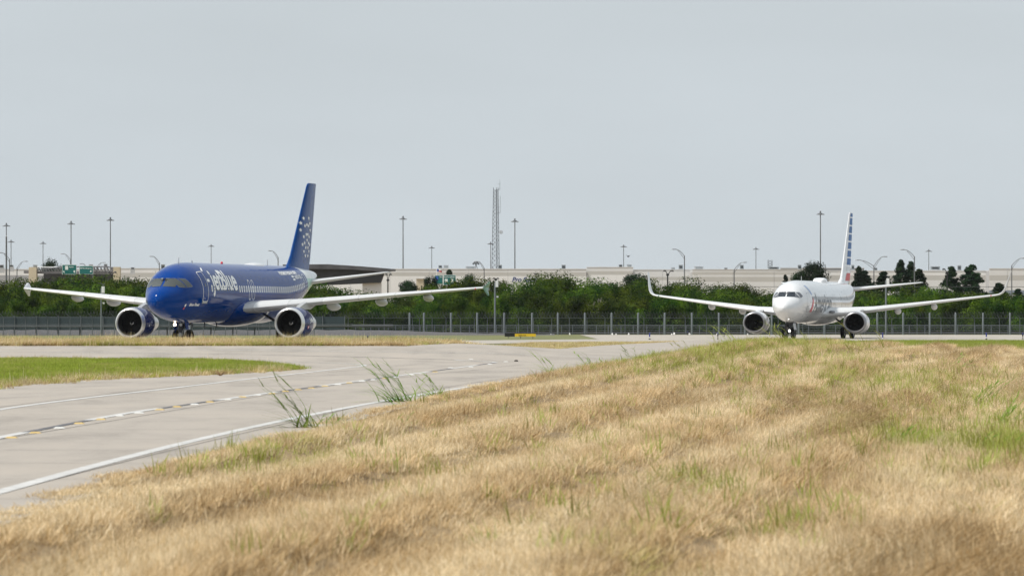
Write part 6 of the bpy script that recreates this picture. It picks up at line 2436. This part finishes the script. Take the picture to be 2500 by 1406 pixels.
blade_ant(9.5, .42, .3, 1, 'decal_white', wair, FB)
for xx_ in (7.0, 9.0, 12.5):
    blade_ant(xx_, .28, .35, -1, 'gear_dark', wair, FB)
mb = MB()
rings = []
for k in range(25):
    t_ = k / 24
    q = (math.sin(PI * min(.999, max(.001, t_)))) ** .5
    rings.append([Vector((11.6 + 12.2 * t_, (2.15 * q) * math.cos(a), FB.zc0 - 1.15 + (.6 * q if math.sin(a) > 0 else 1.12 * q) * math.sin(a))) for a in [2 * PI * j / 40 for j in range(40)]])
mb.loft(rings)
mb.build('belly_fairing', M['silver_white'], wair, smooth=60)
W2 = [(1.4, 12.4, 2.35, 8.6, .13, 0, .018), (2.4, 13.6, 2.42, 7.2, .125, 0, .018), (5.6, 15.7, 2.72, 4.9, .115, 0, .018), (11.0, 18.95, 3.42, 3.1, .108, 0, .018), (16.6, 22.3, 4.14, 1.75, .10, 6, .016)]
WL = [(16.95, 22.5, 4.22, 1.68, .10, 22, .008), (17.25, 22.75, 4.40, 1.58, .095, 45, .004), (17.45, 23.05, 4.72, 1.45, .09, 66, .0), (17.60, 23.45, 5.2, 1.25, .085, 76, .0), (17.85, 24.35, 6.25, .75, .08, 78, .0), (17.92, 24.65, 6.52, .5, .08, 78, .0)]
M['wing_white'] = mat('wing_white', (0.58, 0.59, 0.60), .38, coat=.3, noise_amt=.04, nscale=.8)
for sg in (-1, 1):
    wg = wing(interp_secs(W2, 4), 'wing', M['wing_white'], wair, sg)
    wing([W2[-1]] + WL, 'winglet', M['wing_white'], wg, sg)
    for a, b in ((6.3, 8.6), (8.65, 11.0), (11.05, 13.6), (13.65, 16.2)):
        rings = []
        for k in range(5):
            y_ = a + (b - a) * k / 4
            xl, zl, ch, tc = (lut([(s_[0], s_[j]) for s_ in W2], y_) for j in (1, 2, 3, 4))
            full = section((xl - .012, sg * y_, zl), ch, tc * 1.03, Vector((0, 0, 1)))
            rings.append(full[8:17])
        vs_, fs = [p for r_ in rings for p in r_], []
        n_ = len(rings[0])
        for i in range(4):
            for j in range(n_ - 1):
                fs.append((i * n_ + j, i * n_ + j + 1, (i + 1) * n_ + j + 1, (i + 1) * n_ + j))
        MB().add(vs_, fs).build('slat', M['slat'], wg, smooth=50, fix=False)
    for y_, L_, r_ in ((7.6, 3.0, .26), (10.9, 2.8, .26)):
        xl, zl, ch = (lut([(s_[0], s_[j]) for s_ in W2], y_) for j in (1, 2, 3))
        fairing((xl + ch * .45, sg * y_, zl - .30), L_, r_, 'flap_fairing', M['wing_white'], wg, .10, 1.25)
    lb = MB().lathe([(0, 0), (.04, .14), (.12, .2), (.3, .2)], 'x', 14)
    lb.v = [(a, b * 1.5, c * .7) for a, b, c in lb.v]
    lb.build('landing_light', M['glass_frame'], wg, smooth=60, loc=(13.0, sg * 2.35, 2.55))
    tl = MB().lathe([(0, 0), (.05, .05), (.2, .07), (.4, .04), (.45, 0)], 'x', 10)
    tl.build('position_light', M['beacon' if sg < 0 else 'mint'], wg, loc=(22.0, sg * 16.3, 4.12))
    # engine with flattened underside
    EP2 = [(0, .93), (.03, .985), (.12, 1.03), (.30, 1.07), (.7, 1.11), (1.3, 1.13), (2.0, 1.11), (2.8, 1.02), (3.4, .92), (3.5, .86)]
    en = engine(wair, 11.2, sg * 4.83, 1.50, EP2, 4, M['cowl_white'], M['lip_grey'], M['cowl_white'], 3.35, flat=1.0, inner_r=.82, swirl=False)
    mb = MB().lathe([(2.9, .62), (3.6, .58), (4.4, .45), (4.8, .40), (4.78, .36), (4.3, .36), (4.3, 0)], 'x', 28)
    mb.build('core_nozzle', M['hot'], en, smooth=50)
    mb = MB()
    rg = []
    for (x0, x1, z_, w__) in ((.9, 4.6, .98, .17), (1.6, 6.0, 1.16, .2), (2.9, 7.2, 1.30, .18)):
        rg.append([Vector((a, b, z_)) for a, b in ((x0, 0), (x0 + .5, -w__), (x1 - .8, -w__), (x1, 0), (x1 - .8, w__), (x0 + .5, w__))])
    mb.loft(rg)
    mb.build('pylon', M['cowl_white'], en, smooth=30)
    ch_ = MB()
    ch_.add([(.7, -sg * 1.05, .42), (1.5, -sg * 1.06, .42), (1.5, -sg * 1.36, .60), (1.2, -sg * 1.34, .58), (.7, -sg * 1.05, .45), (1.5, -sg * 1.06, .45), (1.5, -sg * 1.36, .63), (1.2, -sg * 1.34, .61)], [(0, 1, 2, 3), (7, 6, 5, 4), (0, 3, 7, 4), (3, 2, 6, 7), (2, 1, 5, 6), (1, 0, 4, 5)])
    ch_.build('chine', M['cowl_white'], en)
# fin with flag bars
S2 = [(5.3, 29.2, 8.1), (5.5, 31.2, 6.3), (5.9, 32.4, 5.4), (6.4, 33.0, 5.05), (12.35, 37.35, 2.15), (12.5, 37.6, 1.9)]
M['tail_white'] = paint('tail_white', (0.70, 0.71, 0.73), .3, .8, dirt=.02)
fin2 = fin_mesh(S2, 'fin', M['tail_white'], wair, .095)
def fin2_side(s_):
    return lambda x, z: Vector((x, s_ * (fin_t(x, z, [(a, b, c) for a, b, c in S2]) * .95 + .012), z))
def f2x(z, q):
    xl, ch = lut([(a, b) for a, b, c in S2], z), lut([(a, c) for a, b, c in S2], z)
    return xl + ch * q
def z_of(py):
    return HC + (YH - py) / F * (B0.y + 37.0 * math.cos(PSI2))
for s_ in (-1, 1):
    for (a, b, mk) in [(513.5, 529, 'flag_blue'), (532.5, 549, 'flag_blue'), (552.5, 569, 'flag_blue'), (572.5, 588, 'flag_blue'), (592, 608, 'flag_blue'), (612, 627.5, 'flag_blue'), (631, 647, 'flag_blue'), (651.5, 661.5, 'flag_grey'), (667, 686, 'flag_red')]:
        z1_, z0_ = z_of(a) if a > 514 else 12.42, z_of(b)
        q0 = lut([(5, .34), (7, .22), (12.5, .12)], (z0_ + z1_) / 2)
        patch([(f2x(z0_, q0), z0_), (f2x(z0_, .97), z0_), (f2x(z1_, .97), z1_), (f2x(z1_, q0), z1_)], fin2_side(s_), 'flag_bar', M[mk], fin2, .3)
H2 = [(.3, 33.6, 4.75, 4.3, .10), (1.0, 34.3, 4.8, 3.9, .10), (7.0, 38.2, 5.48, 1.5, .09), (7.15, 38.6, 5.5, 1.0, .08)]
for sg in (-1, 1):
    tp = wing(interp_secs(H2, 3), 'tailplane', M['wing_white'], wair, sg)
    patch([(34.4, 4.15), (36.2, 4.3), (36.4, 4.75), (34.6, 4.75)], lambda u, v, s_=sg: FB.side(u, v, s_, .02), 'root_patch', M['logo_red'], tp)
ng = link('nose_gear', None, wair, (3.5, 0, 0))
gear_leg(ng, [(.1, 0, 1.7), (0, 0, .345)], .08)
gear_leg(ng, [(.1, 0, 1.7), (.02, 0, .85)], .13, 'oleo', 'gear_dark')
gear_leg(ng, [(0, -.3, .345), (0, .3, .345)], .055, 'axle')
gear_leg(ng, [(.1, 0, .9), (1.1, 0, 1.5)], .06, 'drag_brace', 'gear_dark')
for s_ in (-1, 1):
    wheel(ng, (0, s_ * .36, .345), .345, .30, M['gear'])
    mb = MB()
    mb.box((.25, s_ * .42, 1.18), (1.1, .03, .62), rot=Matrix.Rotation(s_ * .15, 3, 'X'))
    mb.build('gear_door', M['gear_dark' if s_ > 0 else 'tail_white'], ng)
mb = MB()
mb.box((.7, 0, 1.52), (1.6, .7, .3))
mb.build('wheel_well', M['gear_dark'], ng)
hb = MB().lathe([(.0, .13), (.03, .14), (.12, .07), (.14, 0)], 'x', 16)
h_ = hb.build('lamp_housing', M['gear_dark'], ng, loc=(-.24, 0, .78))
MB().lathe([(0, 0), (-.01, .08), (.0, .105)], 'x', 16).build('taxi_light', M['lamp_white'], h_)
for sg in (-1, 1):
    mg = link('main_gear', None, wair, (19.1, sg * 2.86, 0))
    gear_leg(mg, [(0, sg * .2, 2.4), (0, 0, .56)], .13)
    gear_leg(mg, [(0, sg * .2, 2.4), (0, sg * .1, 1.2)], .18, 'oleo', 'gear_dark')
    gear_leg(mg, [(0, -.55, .56), (0, .55, .56)], .08, 'axle')
    gear_leg(mg, [(-.1, sg * .1, 1.1), (-.1, -sg * 1.3, 2.0)], .09, 'side_brace', 'gear_dark')
    for s_ in (-1, 1):
        wheel(mg, (0, s_ * .43, .565), .565, .40, M['gear'])
    mb = MB()
    mb.box((0, sg * .25, 1.55), (.8, .04, 1.3))
    mb.build('gear_door', M['tail_white'], mg)

# ------------------------------------------------------------------ haze
hz = MB().box((0, 1892, 28.5), (7996, 4216, 63))
ho = hz.build('haze', [])
hm = bpy.data.materials.new('haze')
hm.use_nodes = True
ht = hm.node_tree
ht.nodes.clear()
pv = ht.nodes.new('ShaderNodeVolumePrincipled')
pv.inputs['Color'].default_value = (0.93, 0.96, 1.0, 1)
pv.inputs['Density'].default_value = 0.000022
pv.inputs['Anisotropy'].default_value = 0.2
hout = ht.nodes.new('ShaderNodeOutputMaterial')
ht.links.new(pv.outputs[0], hout.inputs['Volume'])
ho.data.materials.clear()
ho.data.materials.append(hm)
tag(ho, 'thin pale summer haze over the airfield', kind='stuff')
